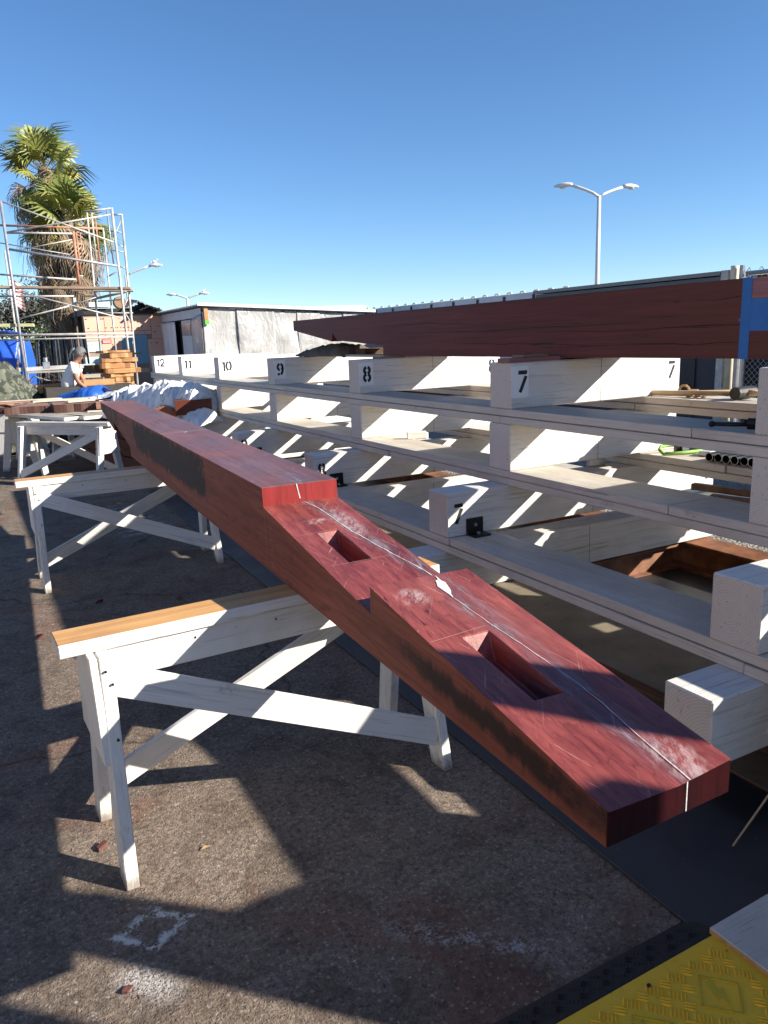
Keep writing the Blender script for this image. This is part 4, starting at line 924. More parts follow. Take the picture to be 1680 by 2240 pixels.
m = MB().tube([(0.949, 14.423, 0.904), (1.003, 14.418, 0.993), (0.986, 14.446, 1.070)], .008, 5); m.tube([(1.003, 14.418, 0.993), (1.042, 14.406, 1.029)], .007, 5); tag(m.obj('branch', RUST), 'small rusty-red twig by the grey sheet', 'branch')
drape('sheet', 'grey crumpled sheet scrap beside the camouflage heap', 'sheet', sheet_mat('grey_sheet', (.22, .23, .24)), quadsheet((0.790, 14.620, 0.891), (0.920, 14.435, 0.891), (0.932, 14.464, 1.026), (0.887, 14.595, 0.994)), 10, 8, .03, 6, 31)
for i, (px, py, d, s_) in enumerate(((0, 0, 0, 0),)): pass
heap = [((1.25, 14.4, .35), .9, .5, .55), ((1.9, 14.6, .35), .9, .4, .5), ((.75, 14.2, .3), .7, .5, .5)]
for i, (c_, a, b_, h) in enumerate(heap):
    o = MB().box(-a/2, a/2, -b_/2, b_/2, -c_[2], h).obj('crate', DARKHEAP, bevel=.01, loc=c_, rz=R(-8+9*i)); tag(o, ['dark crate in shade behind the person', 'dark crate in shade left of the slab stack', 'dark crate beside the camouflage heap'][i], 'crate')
m = MB(); m.box(-.06, .06, -.06, .06, 0, .12); m.tube([(0, 0, .12), (0, 0, .20)], .04, 8); tag(m.obj('vise', GALV, loc=(1.379, 15.779, 1.193), bevel=.006), 'small grey metal vise on the rail left of the head', 'vise')
for px, nm_, lab in ((262, 'vise', 'black bench vise in shade right of the slab stack'),):
    m = MB(); m.box(-.10, .10, -.08, .08, 0, .1); m.box(-.06, .16, -.05, .05, .1, .22); m.tube([(.16, 0, .14), (.3, 0, .14)], .02, 6); tag(m.obj(nm_, BLACKSTEEL, loc=(2.831, 15.839, 1.258), bevel=.008), lab, 'vise')
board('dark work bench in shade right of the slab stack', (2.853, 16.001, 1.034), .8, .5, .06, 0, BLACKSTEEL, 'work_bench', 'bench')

# ------------------------------------------------------------------ scaffold
SC = [('post', (1.032, 16.389, 4.198), (1.052, 16.384, 1.166), 0.028), ('post', (2.894, 15.959, 4.098), (2.916, 15.954, 1.077), 0.026), ('brace', (1.042, 16.387, 4.198), (2.869, 15.965, 3.476), 0.016), ('brace', (1.037, 16.388, 3.658), (2.861, 15.966, 3.975), 0.016), ('rail', (1.065, 16.381, 3.365), (2.884, 15.961, 3.044), 0.026), ('rail', (0.803, 16.442, 2.536), (2.061, 16.151, 2.507), 0.018), ('brace', (1.028, 16.39, 2.635), (2.936, 15.949, 2.052), 0.015), ('brace', (1.039, 16.387, 2.111), (1.959, 16.175, 2.329), 0.015), ('brace', (1.959, 16.175, 2.329), (2.443, 16.063, 2.477), 0.012), ('rail', (0.593, 16.491, 1.83), (3.034, 15.926, 1.781), 0.026), ('rail', (0.581, 16.493, 1.741), (3.028, 15.928, 1.719), 0.018), ('rung', (2.445, 16.063, 4.025), (2.893, 15.959, 4.088), 0.018), ('rung', (2.881, 15.962, 3.975), (3.054, 15.922, 3.975), 0.018), ('post', (3.225, 16.806, 4.122), (3.189, 16.814, 1.046), 0.026), ('post', (2.591, 16.952, 4.163), (2.539, 16.964, 1.077), 0.022), ('post', (2.854, 16.891, 3.859), (2.837, 16.895, 1.063), 0.02), ('rust_post', (2.302, 17.019, 3.795), (2.294, 17.021, 2.76), 0.03), ('rust_post', (2.351, 17.008, 3.773), (2.356, 17.007, 2.982), 0.018), ('rust_post', (2.425, 16.991, 3.773), (2.408, 16.994, 3.203), 0.014), ('dark_post', (2.166, 17.05, 2.538), (2.128, 17.059, 0.933), 0.028), ('rust_rail', (1.022, 17.315, 3.908), (2.852, 16.892, 3.844), 0.022), ('rail', (1.084, 17.3, 3.772), (2.313, 17.016, 3.751), 0.022), ('brace', (1.368, 17.235, 3.464), (2.28, 17.024, 3.643), 0.012), ('rail', (0.901, 17.343, 3.0), (2.255, 17.03, 2.879), 0.02), ('brace', (0.979, 17.325, 3.585), (2.184, 17.046, 3.359), 0.012), ('rung', (2.326, 17.013, 3.86), (2.853, 16.892, 3.848), 0.016), ('frame_bar', (2.673, 16.933, 4.141), (2.663, 16.936, 3.133), 0.018), ('rust_bar', (2.731, 16.92, 4.055), (2.722, 16.922, 3.199), 0.018), ('frame_bar', (2.963, 16.866, 4.175), (2.978, 16.863, 3.173), 0.018), ('rung', (2.603, 16.95, 2.449), (3.052, 16.846, 2.472), 0.014), ('rung', (2.588, 16.953, 2.222), (3.244, 16.801, 2.203), 0.012), ('rung', (2.303, 17.019, 2.558), (2.603, 16.949, 2.551), 0.014), ('rung', (2.584, 16.954, 3.531), (2.701, 16.927, 3.531), 0.012), ('rung', (2.581, 16.954, 3.417), (2.72, 16.922, 3.42), 0.012), ('rung', (2.754, 16.914, 3.535), (2.872, 16.887, 3.534), 0.012), ('rung', (2.74, 16.918, 3.207), (2.869, 16.888, 3.21), 0.012), ('rung', (2.966, 16.866, 3.804), (3.213, 16.808, 3.766), 0.015), ('rung', (2.959, 16.867, 3.44), (3.224, 16.806, 3.389), 0.015), ('rung', (3.066, 16.843, 3.127), (3.213, 16.809, 3.076), 0.015), ('brace', (3.201, 16.811, 4.001), (2.839, 16.895, 3.286), 0.012), ('rung', (2.827, 16.898, 2.918), (3.114, 16.831, 3.071), 0.016), ('brace', (3.1, 16.835, 3.55), (3.197, 16.812, 3.483), 0.012), ('rung', (2.323, 17.014, 3.559), (2.417, 16.992, 3.554), 0.012), ('rung', (2.263, 17.028, 2.95), (2.39, 16.999, 2.948), 0.012), ('brace', (2.999, 16.858, 2.176), (3.188, 16.814, 2.514), 0.012), ('brace', (3.055, 16.845, 2.289), (3.217, 16.808, 1.938), 0.012)]
SCW = plain('worn_white_tube', (0.44, 0.42, 0.39), 0.55, .2, .4, 5, .2); SCR = plain('rusty_tube', (0.42, 0.20, 0.12), 0.7, .1, .4, 6, .3); SCD = plain('dark_tube', (0.10, 0.075, 0.06), 0.6, .3, .4, 6); SCB = plain('grey_tube', (0.30, 0.31, 0.34), 0.5, .4, .3, 6)
OX, OY = 2.9, 16.0
sc_ = thing('scaffold', 'tall tubular scaffold with cross braces and a plank deck in front of the palms', 'scaffold', (OX, OY, 0))
for k, (nm, p, q, r_) in enumerate(SC):
    p, q = Vector(p), Vector(q)
    if nm in ('post', 'dark_post'):
        q = p+(q-p)*(p.z/(p.z-q.z)) if nm == 'post' else q+(q-p)*(q.z/(p.z-q.z))
    mt = SCR if nm.startswith('rust') else SCD if nm.startswith('dark') else (SCW if k % 4 else SCB)
    o = MB().tube([p-Vector((OX, OY, 0)), q-Vector((OX, OY, 0))], r_, 6).obj(nm.replace('rust_', '').replace('dark_', ''), mt, sc_, smooth=True)
MB().tube([Vector((2.166, 17.05, 2.53))-Vector((OX, OY, 0)), Vector((2.160, 17.052, 2.28))-Vector((OX, OY, 0))], .045, 6).obj('white_sleeve', SCW, sc_)
def deck(label, a, b, wd, th, mt):
    a, b = Vector(a), Vector(b); m = MB().beam(a, b, wd, th); return tag(m.obj('scaffold_plank', mt, bevel=.004), label, 'plank')
deck('long brown plank forming the scaffold deck', (.2, 16.72, 2.72), (3.10, 16.05, 2.635), .26, .045, wood('deck_wood', (.22, .15, .10), (.40, .30, .21), 0, .7, 10))
deck('grey plank on the scaffold, short, at its right end', (2.52, 16.75, 2.655), (3.25, 16.58, 2.635), .34, .045, GREYBOARD)
deck('tilted grey board hanging under the right end of the scaffold deck', (2.45, 16.6, 2.47), (3.08, 16.4, 2.60), .24, .03, GREYBOARD)
deck('small brown board on edge above the deck, beside the rusty post', (2.13, 16.95, 2.71), (2.42, 16.88, 2.71), .03, .13, wood('brown_board', (.16, .09, .06), (.28, .17, .12), 0))
deck('yellow-green plank on the scaffold low at the left edge', (.2, 16.75, 2.02), (1.32, 16.5, 2.0), .2, .06, plain('yellow_green_board', (.42, .42, .22), .7))

# ------------------------------------------------------------------ palms, trees, flag, lamp posts
def frond_mesh(name, mats, seed, droop=0.25, arc_=118, nl=22, pet=.55, bl=.80, dead=False):
    rnd = random.Random(seed); m = MB()
    m.beam((0, 0, 0), (pet, 0, .02), .028, .012, 1)
    for i in range(nl):
        a = R(-arc_+2*arc_*i/(nl-1)); ln = bl*(1-.25*abs(a)/R(arc_))*rnd.uniform(.86, 1.06)
        wd = .032 if not dead else .016
        d = Vector((math.cos(a), math.sin(a), 0)); s_ = Vector((-d.y, d.x, 0))
        b0 = Vector((pet, 0, .02)); fold = .012*(-1)**i
        mid = b0+d*ln*.55+Vector((0, 0, .10-droop*.25+fold)); tip = b0+d*ln*(1-.25*droop)+Vector((rnd.uniform(-.04, .04), rnd.uniform(-.04, .04), .06-droop*rnd.uniform(.5, 1.0)*ln))
        m.add([b0-s_*.010, b0+s_*.010, mid+s_*wd, mid-s_*wd, tip], [(0, 1, 2, 3), (3, 2, 4)], 0)
    return m.mesh(name, mats)
def leafmat(name, a, b, rough=.5):
    t = T(name); oi = t.n('ObjectInfo').outputs['Random']; n1 = t.noise(t.co(rnd=3.0), 5, 3)
    c = t.ramp(t.math('ADD', t.math('MULTIPLY', oi, .6), t.math('MULTIPLY', n1, .4)), [(.25, a), (.75, b)])
    t.fin(c, rough, 0, .4)
    t.set(t.b.inputs['Transmission Weight'], 0.0)
    return t.m
PG = leafmat('palm_green', (.09, .125, .025), (.28, .29, .08)); PY_ = leafmat('palm_yellow_green', (.24, .24, .045), (.44, .38, .09)); PD = leafmat('dead_frond', (.16, .11, .065), (.44, .34, .23), .8); PS = plain('palm_petiole', (.22, .20, .10), .6)
PTR = wood('palm_trunk_fibre', (.10, .075, .055), (.26, .20, .155), 2, .9, 9, .8)
FG = [frond_mesh('frond', [PG, PS], s_, .40+.22*s_) for s_ in range(3)]; FY = [frond_mesh('frond', [PY_, PS], 9+s_, .4+.15*s_) for s_ in range(2)]
FD = [frond_mesh('frond', [PD, PD], 20+s_, 1.0+.3*s_, 75, 16, .6, .85, True) for s_ in range(2)]
def palm(label, base, top, ng, seed, sc=1.0, skirt=2.2, nd=150):
    rnd = random.Random(seed); base, top = Vector(base), Vector(top)
    t0 = thing('palm_tree', label, 'palm tree', base, 0, 'fan palms behind the scaffold'); ax = top-base
    pts = [ax*(i/8)+Vector((.05*math.sin(i*1.3+seed), .04*math.cos(i), 0))*(0 < i < 8) for i in range(9)]
    MB().tube(pts, .30, 12, 0, .2).obj('trunk', PTR, t0, smooth=True)
    for i in range(ng):
        f_ = i/ng; el = R(84-122*f_+rnd.uniform(-13, 13)); az = 2.39996*i+rnd.uniform(-.25, .25)
        yel = f_ > .45 and rnd.random() < .5
        me_ = rnd.choice(FD if f_ > .6 and rnd.random() < .3 else FY if yel else FG)
        d = Vector((math.cos(az)*math.cos(el), math.sin(az)*math.cos(el), math.sin(el)))
        o = inst('frond', me_, t0); side = d.cross(Vector((0, 0, 1))).normalized()*-1; n_ = d.cross(side)*1
        if n_.z < 0: side = -side; n_ = -n_
        roll = rnd.uniform(-1.0, 1.0); s2 = side*math.cos(roll)+n_*math.sin(roll); n2 = d.cross(s2)
        o.matrix_local = Matrix.Translation(ax+Vector((0, 0, -.35*f_))+d*.08) @ Matrix((d, s2, n2)).transposed().to_4x4() @ Matrix.Scale(sc*rnd.uniform(.72, 1.14), 4)
    # the skirt of dead fronds hanging along the trunk
    m = MB()
    for i in range(nd):
        f_ = rnd.random()**.8; z_ = ax.length-.15-f_*skirt; az = rnd.uniform(0, 2*PI); el = R(-18-56*f_**.55+rnd.uniform(-20, 20))
        src = rnd.choice(FD); d = Vector((math.cos(az)*math.cos(el), math.sin(az)*math.cos(el), math.sin(el))); side = d.cross(Vector((0, 0, 1))).normalized(); n_ = side.cross(d)
        M_ = Matrix.Translation(ax*(z_/ax.length)+Vector((math.cos(az), math.sin(az), 0))*.16) @ Matrix((d, side, n_)).transposed().to_4x4() @ Matrix.Scale(sc*rnd.uniform(.75, 1.05)*(1-.25*f_), 4)
        m.add([M_ @ v_.co for v_ in src.vertices], [tuple(p.vertices) for p in src.polygons])
    for i in range(90):   # loose strings
        az = rnd.uniform(0, 2*PI); z_ = ax.length-rnd.uniform(.2, skirt*.9); r0 = rnd.uniform(.5, .95); p = ax*(z_/ax.length)+Vector((math.cos(az)*r0, math.sin(az)*r0, -.2)); ln = rnd.uniform(.3, .8)
        m.tube([p, p+Vector((math.cos(az)*.08, math.sin(az)*.08, -ln*.5)), p+Vector((rnd.uniform(-.05, .12)*math.cos(az), .1*math.sin(az), -ln))], .008, 3)
    o = m.obj('dead_frond_skirt', PD, t0); o['kind'] = 'stuff'
palm('taller fan palm, its green crown rising highest above the scaffold', (2.80, 26.9, 0), (3.13, 27.8, 7.05), 38, 3, 1.22, 3.2, 210)
palm('shorter fan palm with a yellowed lower crown, in front of the taller one', (2.92, 25.5, 0), (3.36, 26.0, 5.25), 46, 8, 1.16, 3.6, 290)
def leafy(label, c_, rx, ry, rz, n, seed, col, trunk_h, cat='tree', leaf=.16):
    rnd = random.Random(seed); c_ = Vector(c_); t0 = thing('tree', label, cat, (c_.x, c_.y, 0))
    tm = MB().tube([(0, 0, 0), (.1, 0, trunk_h*.5), (-.1, .1, trunk_h)], .28, 8, 0, .16)
    for k in range(7):
        a = k*.9; tm.tube([(0, 0, trunk_h*.8), (rx*.3*math.cos(a), ry*.3*math.sin(a), c_.z), (rx*.62*math.cos(a), ry*.62*math.sin(a), c_.z+rz*.45*math.sin(k*2.1))], .09, 5, 0, .03)
    tm.obj('trunk', BARK, t0, smooth=True)
    cl = [(Vector((rnd.gauss(0, .45)*rx, rnd.gauss(0, .45)*ry, rnd.gauss(0, .42)*rz)), rnd.uniform(.25, .5)) for _ in range(46)]
    m = MB()
    for i in range(n):
        cc, rr = rnd.choice(cl); p = cc+Vector((rnd.gauss(0, 1)*rx, rnd.gauss(0, 1)*ry, rnd.gauss(0, .8)*rz))*rr*.5
        if (p.x/rx)**2+(p.y/ry)**2+(p.z/rz)**2 > 1.25: continue
        p.z += c_.z; d = Vector((rnd.uniform(-1, 1), rnd.uniform(-1, 1), rnd.uniform(-.7, .7))).normalized(); s_ = d.cross(Vector((rnd.uniform(-1, 1), rnd.uniform(-1, 1), 1))).normalized()
        l = leaf*rnd.uniform(.6, 1.3); m.add([p-d*l, p+s_*l*.32, p+d*l, p-s_*l*.32], [(0, 1, 2, 3)])
    o = m.obj('crown', col, t0); o['kind'] = 'stuff'
LG = plain('olive_leaf', (.070, .078, .042), .6, 0, .5, 1.5); LG2 = plain('grey_leaf', (.085, .082, .062), .7, 0, .5, 1.5); LG3 = plain('green_leaf', (.06, .085, .028), .6, 0, .5, 1.5)
leafy('grey-green bushy tree far behind the scaffold, at the left edge', (3.4, 51, 3.7), 3.4, 2.6, 2.0, 5200, 1, LG2, 3.0)
leafy('olive-green tree far behind, just left of the palm trunks', (5.6, 48, 2.3), 2.2, 2.0, 1.9, 3600, 2, LG, 2.0)
leafy('low green bush far behind, below the two trees', (4.2, 44, 1.6), 3.4, 1.6, 1.1, 3200, 3, LG3, 1.2, 'bush')
fl = thing('flagpole', 'thin white flagpole with a drooping red and white flag, left edge', 'flagpole', (2.06, 34.3, 0))
MB().tube([(0, 0, 0), (0, 0, 5.3)], .045, 8, 0, .03).obj('pole', SCW, fl)
t = T('striped_flag'); x = t.xyz(t.co()); s_ = t.math('SINE', t.math('MULTIPLY', t.math('ADD', x[2], t.math('MULTIPLY', x[0], .5)), 46.0))
FLAG = t.fin(t.ramp(s_, [(.45, (.62, .58, .56)), (.55, (.42, .05, .06))]), .8)
def ff(u, v_): return (.03+u*.42, .06*math.sin(u*9+v_*2), 4.35-v_*1.0-u*.35)
inst('flag', grid_mesh('flag', ff, 14, 10, FLAG), fl)
WPOLE = plain('white_pole', (.66, .66, .65), .4, .1, .05, 5); LAMPG = plain('lamp_lens', (.55, .56, .55), .3)
m = MB().tube([(1.823, 37.723, 3.028), (1.853, 37.350, 1.642)], .16, 8); 
tag(MB().tube([(.98, 33.6, 0), (.93, 33.7, 3.9)], .17, 10).obj('pole', WPOLE), 'thick white pole at the left edge behind the scaffold', 'pole')
def lamp(label, foot, height, arms, rp, ra, head=.62):
    t0 = thing('street_lamp', label, 'street lamp', (foot[0], foot[1], 0)); f0 = Vector((foot[0], foot[1], 0))
    MB().tube([(0, 0, 0), (0, 0, height)], rp, 10, 0, rp*.62).obj('pole', WPOLE, t0, smooth=True)
    for a in arms:
        a = Vector(a)-f0; s_ = Vector((0, 0, height-.06)); d = Vector((a.x, a.y, 0)); l = d.length; d.normalize()
        pts = [s_+d*l*u+Vector((0, 0, (a.z-s_.z)*(u**.75))) for u in (0, .2, .45, .7, 1.0)]
        MB().tube(pts, ra, 8).obj('arm', WPOLE, t0, smooth=True)
        k = head/2; hd = MB(); n_ = 9
        for i in range(n_+1):
            u = i/n_; w_ = (.08+.20*math.sin(PI*min(1, .12+u*.86)))*head*.8; h_ = w_*.75
            cpt = a+d*(u*head-.10*head)+Vector((0, 0, 0)); sd = Vector((-d.y, d.x, 0))
            for j in range(8):
                an = 2*PI*j/8; hd.v.append(tuple(cpt+sd*(w_*math.cos(an))+Vector((0, 0, h_*math.sin(an)*(1 if math.sin(an) > 0 else .55)))))
        for i in range(n_):
            for j in range(8): hd.f.append((i*8+j, i*8+(j+1) % 8, (i+1)*8+(j+1) % 8, (i+1)*8+j)); hd.i.append(0)
        hd.f.append(tuple(range(8))); hd.f.append(tuple(n_*8+j for j in range(8))); hd.i += [0, 0]
        hh_ = hd.obj('lamp_head', WPOLE, t0, smooth=True)
        b_ = a+d*(.45*head); MB().sphere((b_.x, b_.y, b_.z-.06*head), .17*head, 8, 0, 1.2, 1, .5).obj('lens', LAMPG, hh_, smooth=True)
    return t0
lamp('tall white street lamp with two arms above the upper red timber', (22.45, 23.72), 6.52, ((21.80, 24.60, 7.02), (23.62, 23.58, 6.88)), .115, .055, .72)
lamp('small distant double-armed street lamp over the shed roof', (14.85, 56.8), 4.75, ((14.10, 57.25, 5.02), (15.72, 56.4, 5.02)), .16, .06, .7)
lamp('distant single-armed street lamp just right of the scaffold', (7.75, 40.9), 4.98, ((8.9, 40.38, 5.38),), .13, .05, .62)
gm = MB(); gm.sphere((0, 0, .09), .09, 8, 0, 1.5, .8, .9); gm.sphere((.13, 0, .19), .05, 6); gm.tube([(.17, 0, .19), (.23, 0, .18)], .012, 4); gm.tube([(-.1, 0, .08), (-.24, 0, .06)], .035, 5, 0, .01)
tag(gm.obj('bird', plain('gull_grey', (.5, .5, .52), .7), loc=(9.06, 40.31, 5.47), smooth=True), 'small grey bird perched on the single-armed lamp', 'bird')
gb = MB(); gb.v = list(gm.v); gb.f = list(gm.f); gb.i = list(gm.i)
tag(gb.obj('bird', plain('gull_white', (.6, .6, .6), .7), loc=(15.9, 56.3, 5.12), smooth=True), 'small pale bird on the right arm of the distant double lamp', 'bird')

# ------------------------------------------------------------------ the warehouse along the left of the yard, added out of frame to bounce warm light
STUC = plain('warm_stucco', (.38, .30, .22), .9, 0, .08, 1.5, .2)
wh = thing('reflector', 'long stucco warehouse along the left of the yard, added unseen for warm bounce', 'reflector', (-8, -3, 0))
MB().box(-6, 0, -14, 9.5, 0, 5.6).obj('wall', STUC, wh); MB().box(-6.2, .25, -14.3, 9.8, 5.6, 5.85).obj('roof', GREYPAINT, wh)
for y_ in (-9, -3, 3):
    d_ = MB().box(0, .04, y_, y_+2.6, 0, 3.0).obj('roller_door', plain('door_grey', (.30, .31, .33), .5, .2, .06, 3), wh); 
    for k in range(10): MB().box(.04, .055, y_+.02, y_+2.58, .05+k*.295, .29+k*.295).obj('slat', d_.data.materials[0], d_)

# ------------------------------------------------------------------ buildings behind the rack
PINK = plain('pink_foam_board', (.66, .40, .29), .8, 0, .06, 2, .15); PBLUE = plain('pale_blue_board', (.42, .60, .60), .7, 0, .08, 2); MBLUE = plain('mid_blue_board', (.17, .33, .43), .7, 0, .08, 2); PBLACK = plain('black_membrane', (.015, .015, .016), .6)
REDSIGN = plain('red_sign', (.55, .06, .05), .5); CORR = plain('grey_corrugated', (.28, .30, .31), .5, .5, .2, 3)
hb = thing('building', 'small building clad in pink and blue foam boards, right of the palms', 'building', (4.0, 22.6, 0))
HX, HY = 4.0, 22.6
def hpart(nm, x0, x1, z0, z1, mt, y0=-.03, y1=.0): return MB().box(x0-HX, x1-HX, y0, y1, z0, z1).obj(nm, mt, hb, .004)
hpart('wall', 3.04, 5.14, 0, 2.40, plain('bare_wall', (.30, .22, .18), .9), .0, .22)
for i, (x0, x1, z0, z1, mt) in enumerate(((3.05, 3.56, 1.96, 2.33, PINK), (3.57, 4.18, 1.96, 2.33, PINK), (4.19, 4.80, 1.96, 2.36, PINK), (4.81, 5.13, 1.72, 2.34, PINK), (3.05, 3.56, 1.71, 1.95, PINK), (3.57, 4.32, 1.80, 1.95, PINK), (3.44, 3.98, 1.44, 1.79, PINK), (3.04, 3.09, 1.3, 1.70, PINK), (3.06, 3.43, 1.42, 1.70, PBLUE),
                                          (3.99, 4.33, 1.0, 1.79, MBLUE), (4.34, 4.66, 1.05, 1.84, MBLUE), (4.67, 5.13, .9, 1.71, PINK), (4.33, 4.80, 1.85, 1.95, PINK), (2.97, 3.98, .4, 1.29, PBLUE))):
    hpart('foam_board', x0, x1, z0, z1, mt, -.028-.003*(i % 3), -.001)
sg = hpart('sign', 3.46, 3.70, 1.635, 1.765, REDSIGN, -.046, -.03)
for k in range(3): MB().box(3.48-HX, 3.68-HX, -.0485, -.0462, 1.655+.033*k, 1.668+.033*k).obj('sign_line', WX, sg)
random.seed(4); pm = MB()
for i in range(46):
    x0 = random.uniform(3.0, 5.0); z0 = random.choice((2.28, 2.04, 1.9, 1.78, 1.6)); pm.box(x0-HX, x0+random.uniform(.015, .05)-HX, -.037, -.0345, z0, z0+.022)
o = pm.obj('printed_marks', PBLACK, hb); o['kind'] = 'stuff'
hpart('roof', 3.05, 5.10, 2.40, 2.56, PBLACK, -.06, 3.0)
for i, (x0, x1, z0, z1, yy) in enumerate(((4.10, 4.95, 2.46, 2.74, -.35), (4.45, 5.06, 2.44, 2.60, -.5))):
    m = MB(); n_ = 14
    for j in range(n_+1):
        u = j/n_; zz = .018*math.cos(j*PI)
        for yv in (yy, yy+1.4): m.v.append((x0+(x1-x0)*u-HX, yv, z0+(z1-z0)*(1-abs(u-.45)*1.5)+zz+(.12 if yv > yy else 0)))
    for j in range(n_): m.f.append((2*j, 2*j+2, 2*j+3, 2*j+1)); m.i.append(0)
    o = m.obj('corrugated_sheet', [CORR, PBLACK][i], hb); o.modifiers.new('thickness', 'SOLIDIFY').thickness = .02
hpart('roof_debris', 3.2, 3.75, 2.60, 2.72, WX, -.2, .3)
tag(MB().tube([(0, 0, 0), (0, .30, 0)], .16, 14).obj('barrel', plain('wicker_brown', (.26, .16, .09), .8, 0, .4, 40), loc=(4.05, 22.55, 2.72)), 'round brown drum lying on the pink building roof', 'drum')

PLASTIC = T('plastic_sheeting'); t = PLASTIC; v = t.co(); n1 = t.noise(v, 2.0, 4, .6, .6); n2 = t.noise(t.co((1.2, 1, .55)), 5.0, 5, .62, 1.4)
c = t.ramp(n1, [(.3, (.28, .275, .265)), (.7, (.48, .47, .45))]); t.bump(n2, .8, .03); PLASTIC = t.fin(c, .28, 0, .6)
GREYWALL = plain('pale_grey_board', (.66, .65, .64), .6, 0, .08, 2, .1); DARKIN = plain('dark_interior', (.01, .01, .012), .9)
SX, SY = 5.145, 18.4
sh = thing('shed', 'long low shed wrapped in wrinkled translucent plastic sheeting, corrugated roof', 'shed', (SX, SY, 0))
MB().box(.10, 4.25, .10, 5.2, 0, 2.18).obj('wall', DARKIN, sh)
def wsheet(nm, fn, nu, nv, seed, amp, fr=1.6, mt=PLASTIC, folds=0.0):
    o = drape(nm, None, None, mt, fn, nu, nv, amp, fr, seed, .006, None, sh, folds); return o
seams = [0.0, .80, 1.72, 2.35, 2.95, 3.6, 4.22]
for i in range(6):
    a, b = seams[i], seams[i+1]; tl = 2.34-.045*a; tr = 2.34-.045*b
    wsheet('plastic_sheet', quadsheet((a, -.03-.015*(i % 2), tl), (b+.03, -.03-.015*(i % 2), tr), (b+.03, -.05, .1), (a-(.08 if i == 0 else 0), -.05, .1)), 44, 34, i+2, .10 if i < 3 else .07, 1.1+.2*i, folds=3.0)
MB().box(-.02, 4.3, -.02, .06, 2.26, 2.345).obj('eave_board', GREYWALL, sh)
def shf(nm, y0, y1, z0, z1, mt, x0=-.02, x1=.10): return MB().box(x0, x1, y0, y1, z0, z1).obj(nm, mt, sh, .003)
shf('frame_board', .02, 5.1, 2.15, 2.36, GREYWALL); shf('corner_post', -.02, .10, 0, 2.36, GREYWALL); shf('dark_opening', 2.22, 2.58, 0, 2.15, DARKIN, .06, .09)
dr = shf('door', .85, 2.20, 0, 2.13, GREYWALL, .02, .06); MB().box(-.006, .02, 1.25, 2.10, 1.75, 2.06).obj('window', plain('door_window', (.45, .36, .33), .2), dr); MB().box(-.004, .02, .98, 1.10, .2, 2.0).obj('trim', plain('grey_trim', (.22, .22, .24), .6), dr)
wsheet('plastic_sheet', quadsheet((-.06, .98, 2.12), (-.06, .0, 2.22), (-.08, -.05, .1), (-.06, .85, .1)), 16, 30, 15, .07)
wsheet('plastic_curtain', lambda u, v_: (-.06+.05*math.sin(u*26)*(.3+v_), 4.9-u*2.3+(.45*v_*(1-u)*-1), 2.12-v_*2.0), 44, 20, 16, .05, 1.5, plain('white_plastic_curtain', (.74, .73, .72), .4, 0, .05, 4))
m = MB(); n_ = 64
for j in range(n_+1):
    zz = .022*math.cos(j*PI)
    for xa in (-.14, 4.5): m.v.append((xa, -.12+5.4*j/n_, (2.40 if xa < 0 else 2.16)+zz))
for j in range(n_): m.f.append((2*j, 2*j+2, 2*j+3, 2*j+1)); m.i.append(0)
o = m.obj('roof', CORR, sh); o.modifiers.new('thickness', 'SOLIDIFY').thickness = .02
MB().beam((-.16, -.13, 2.435), (4.5, -.13, 2.20), .05, .07).obj('roof_edge', WX, sh)
MB().box(.0, .09, -.10, -.03, 2.05, 2.33).obj('wood_block', ORANGE, sh); MB().box(.0, .10, -.11, -.05, 1.97, 2.06).obj('green_strap', plain('green_strap', (.10, .42, .05), .6), sh)

WTR = plain('white_trailer_paint', (.60, .61, .63), .45, 0, .08, 3)
tr = thing('trailer', 'long white trailer wall with dark hasps, behind the upper red timber', 'trailer', (10.8, 12.0, 0))
for i in range(4):
    MB().box(0, 2.4, i*2.32, i*2.32+2.312, .4, 2.34).obj('wall_panel', WTR, tr, .006)
for i in range(9):
    y_ = .25+i*1.02; h = MB(); h.box(-.02, 0, y_-.04, y_+.04, 2.12, 2.30); h.obj('hasp', BLACKSTEEL, tr, .004); MB().box(-.018, 0, y_+.08, y_+.12, 1.98, 2.02).obj('rivet_plate', RUST, tr)
for i in range(20):
    y_ = .3+i*.46; k = MB().tube([(.10, y_, 2.33), (.10, y_+.03, 2.375), (.10, y_+.15, 2.375), (.10, y_+.18, 2.33)], .022, 5).obj('roof_loop', WPOLE, tr)
for xx in (.5, 1.9):
    for yy in (1, 8): MB().tube([(xx-.12, yy, .35), (xx+.12, yy, .35)], .35, 14).obj('wheel', BLACKSTEEL, tr)
NAVY = plain('dark_navy_panel', (.030, .034, .046), .55, 0, .12, 1.5)
t0 = thing('container', 'dark grey container-like building with a pale corner post, right of the rack', 'container', (8.6, 6.85, 0))
MB().box(0, 2.4, .02, 3.6, .02, 2.05).obj('wall', NAVY, t0); MB().box(-.04, 2.4, .01, 3.62, 2.05, 2.12).obj('top_rail', GREYPAINT, t0); MB().box(-.07, 2.44, .00, 3.66, 2.135, 2.185).obj('roof_edge', plain('grey_trim_light', (.20, .21, .20), .5), t0)
MB().box(-.02, -.002, .35, 1.9, .3, 1.85).obj('recessed_panel', plain('charcoal_panel', (.035, .032, .03), .6), t0); MB().box(-.05, .04, 1.55, 1.75, 1.98, 2.04).obj('latch', BLACKSTEEL, t0)
MB().box(-.05, .06, -.10, .0, 0, 2.19).obj('corner_post', plain('worn_pale_paint', (.50, .49, .44), .7, 0, .25, 14), t0)
tag(MB().tube([(8.6, 6.69, 0), (8.6, 6.69, 2.18), (8.6, 6.69, 2.235)], .048, 10).obj('bollard', CREAM, smooth=True), 'cream round post beside the dark container', 'post')
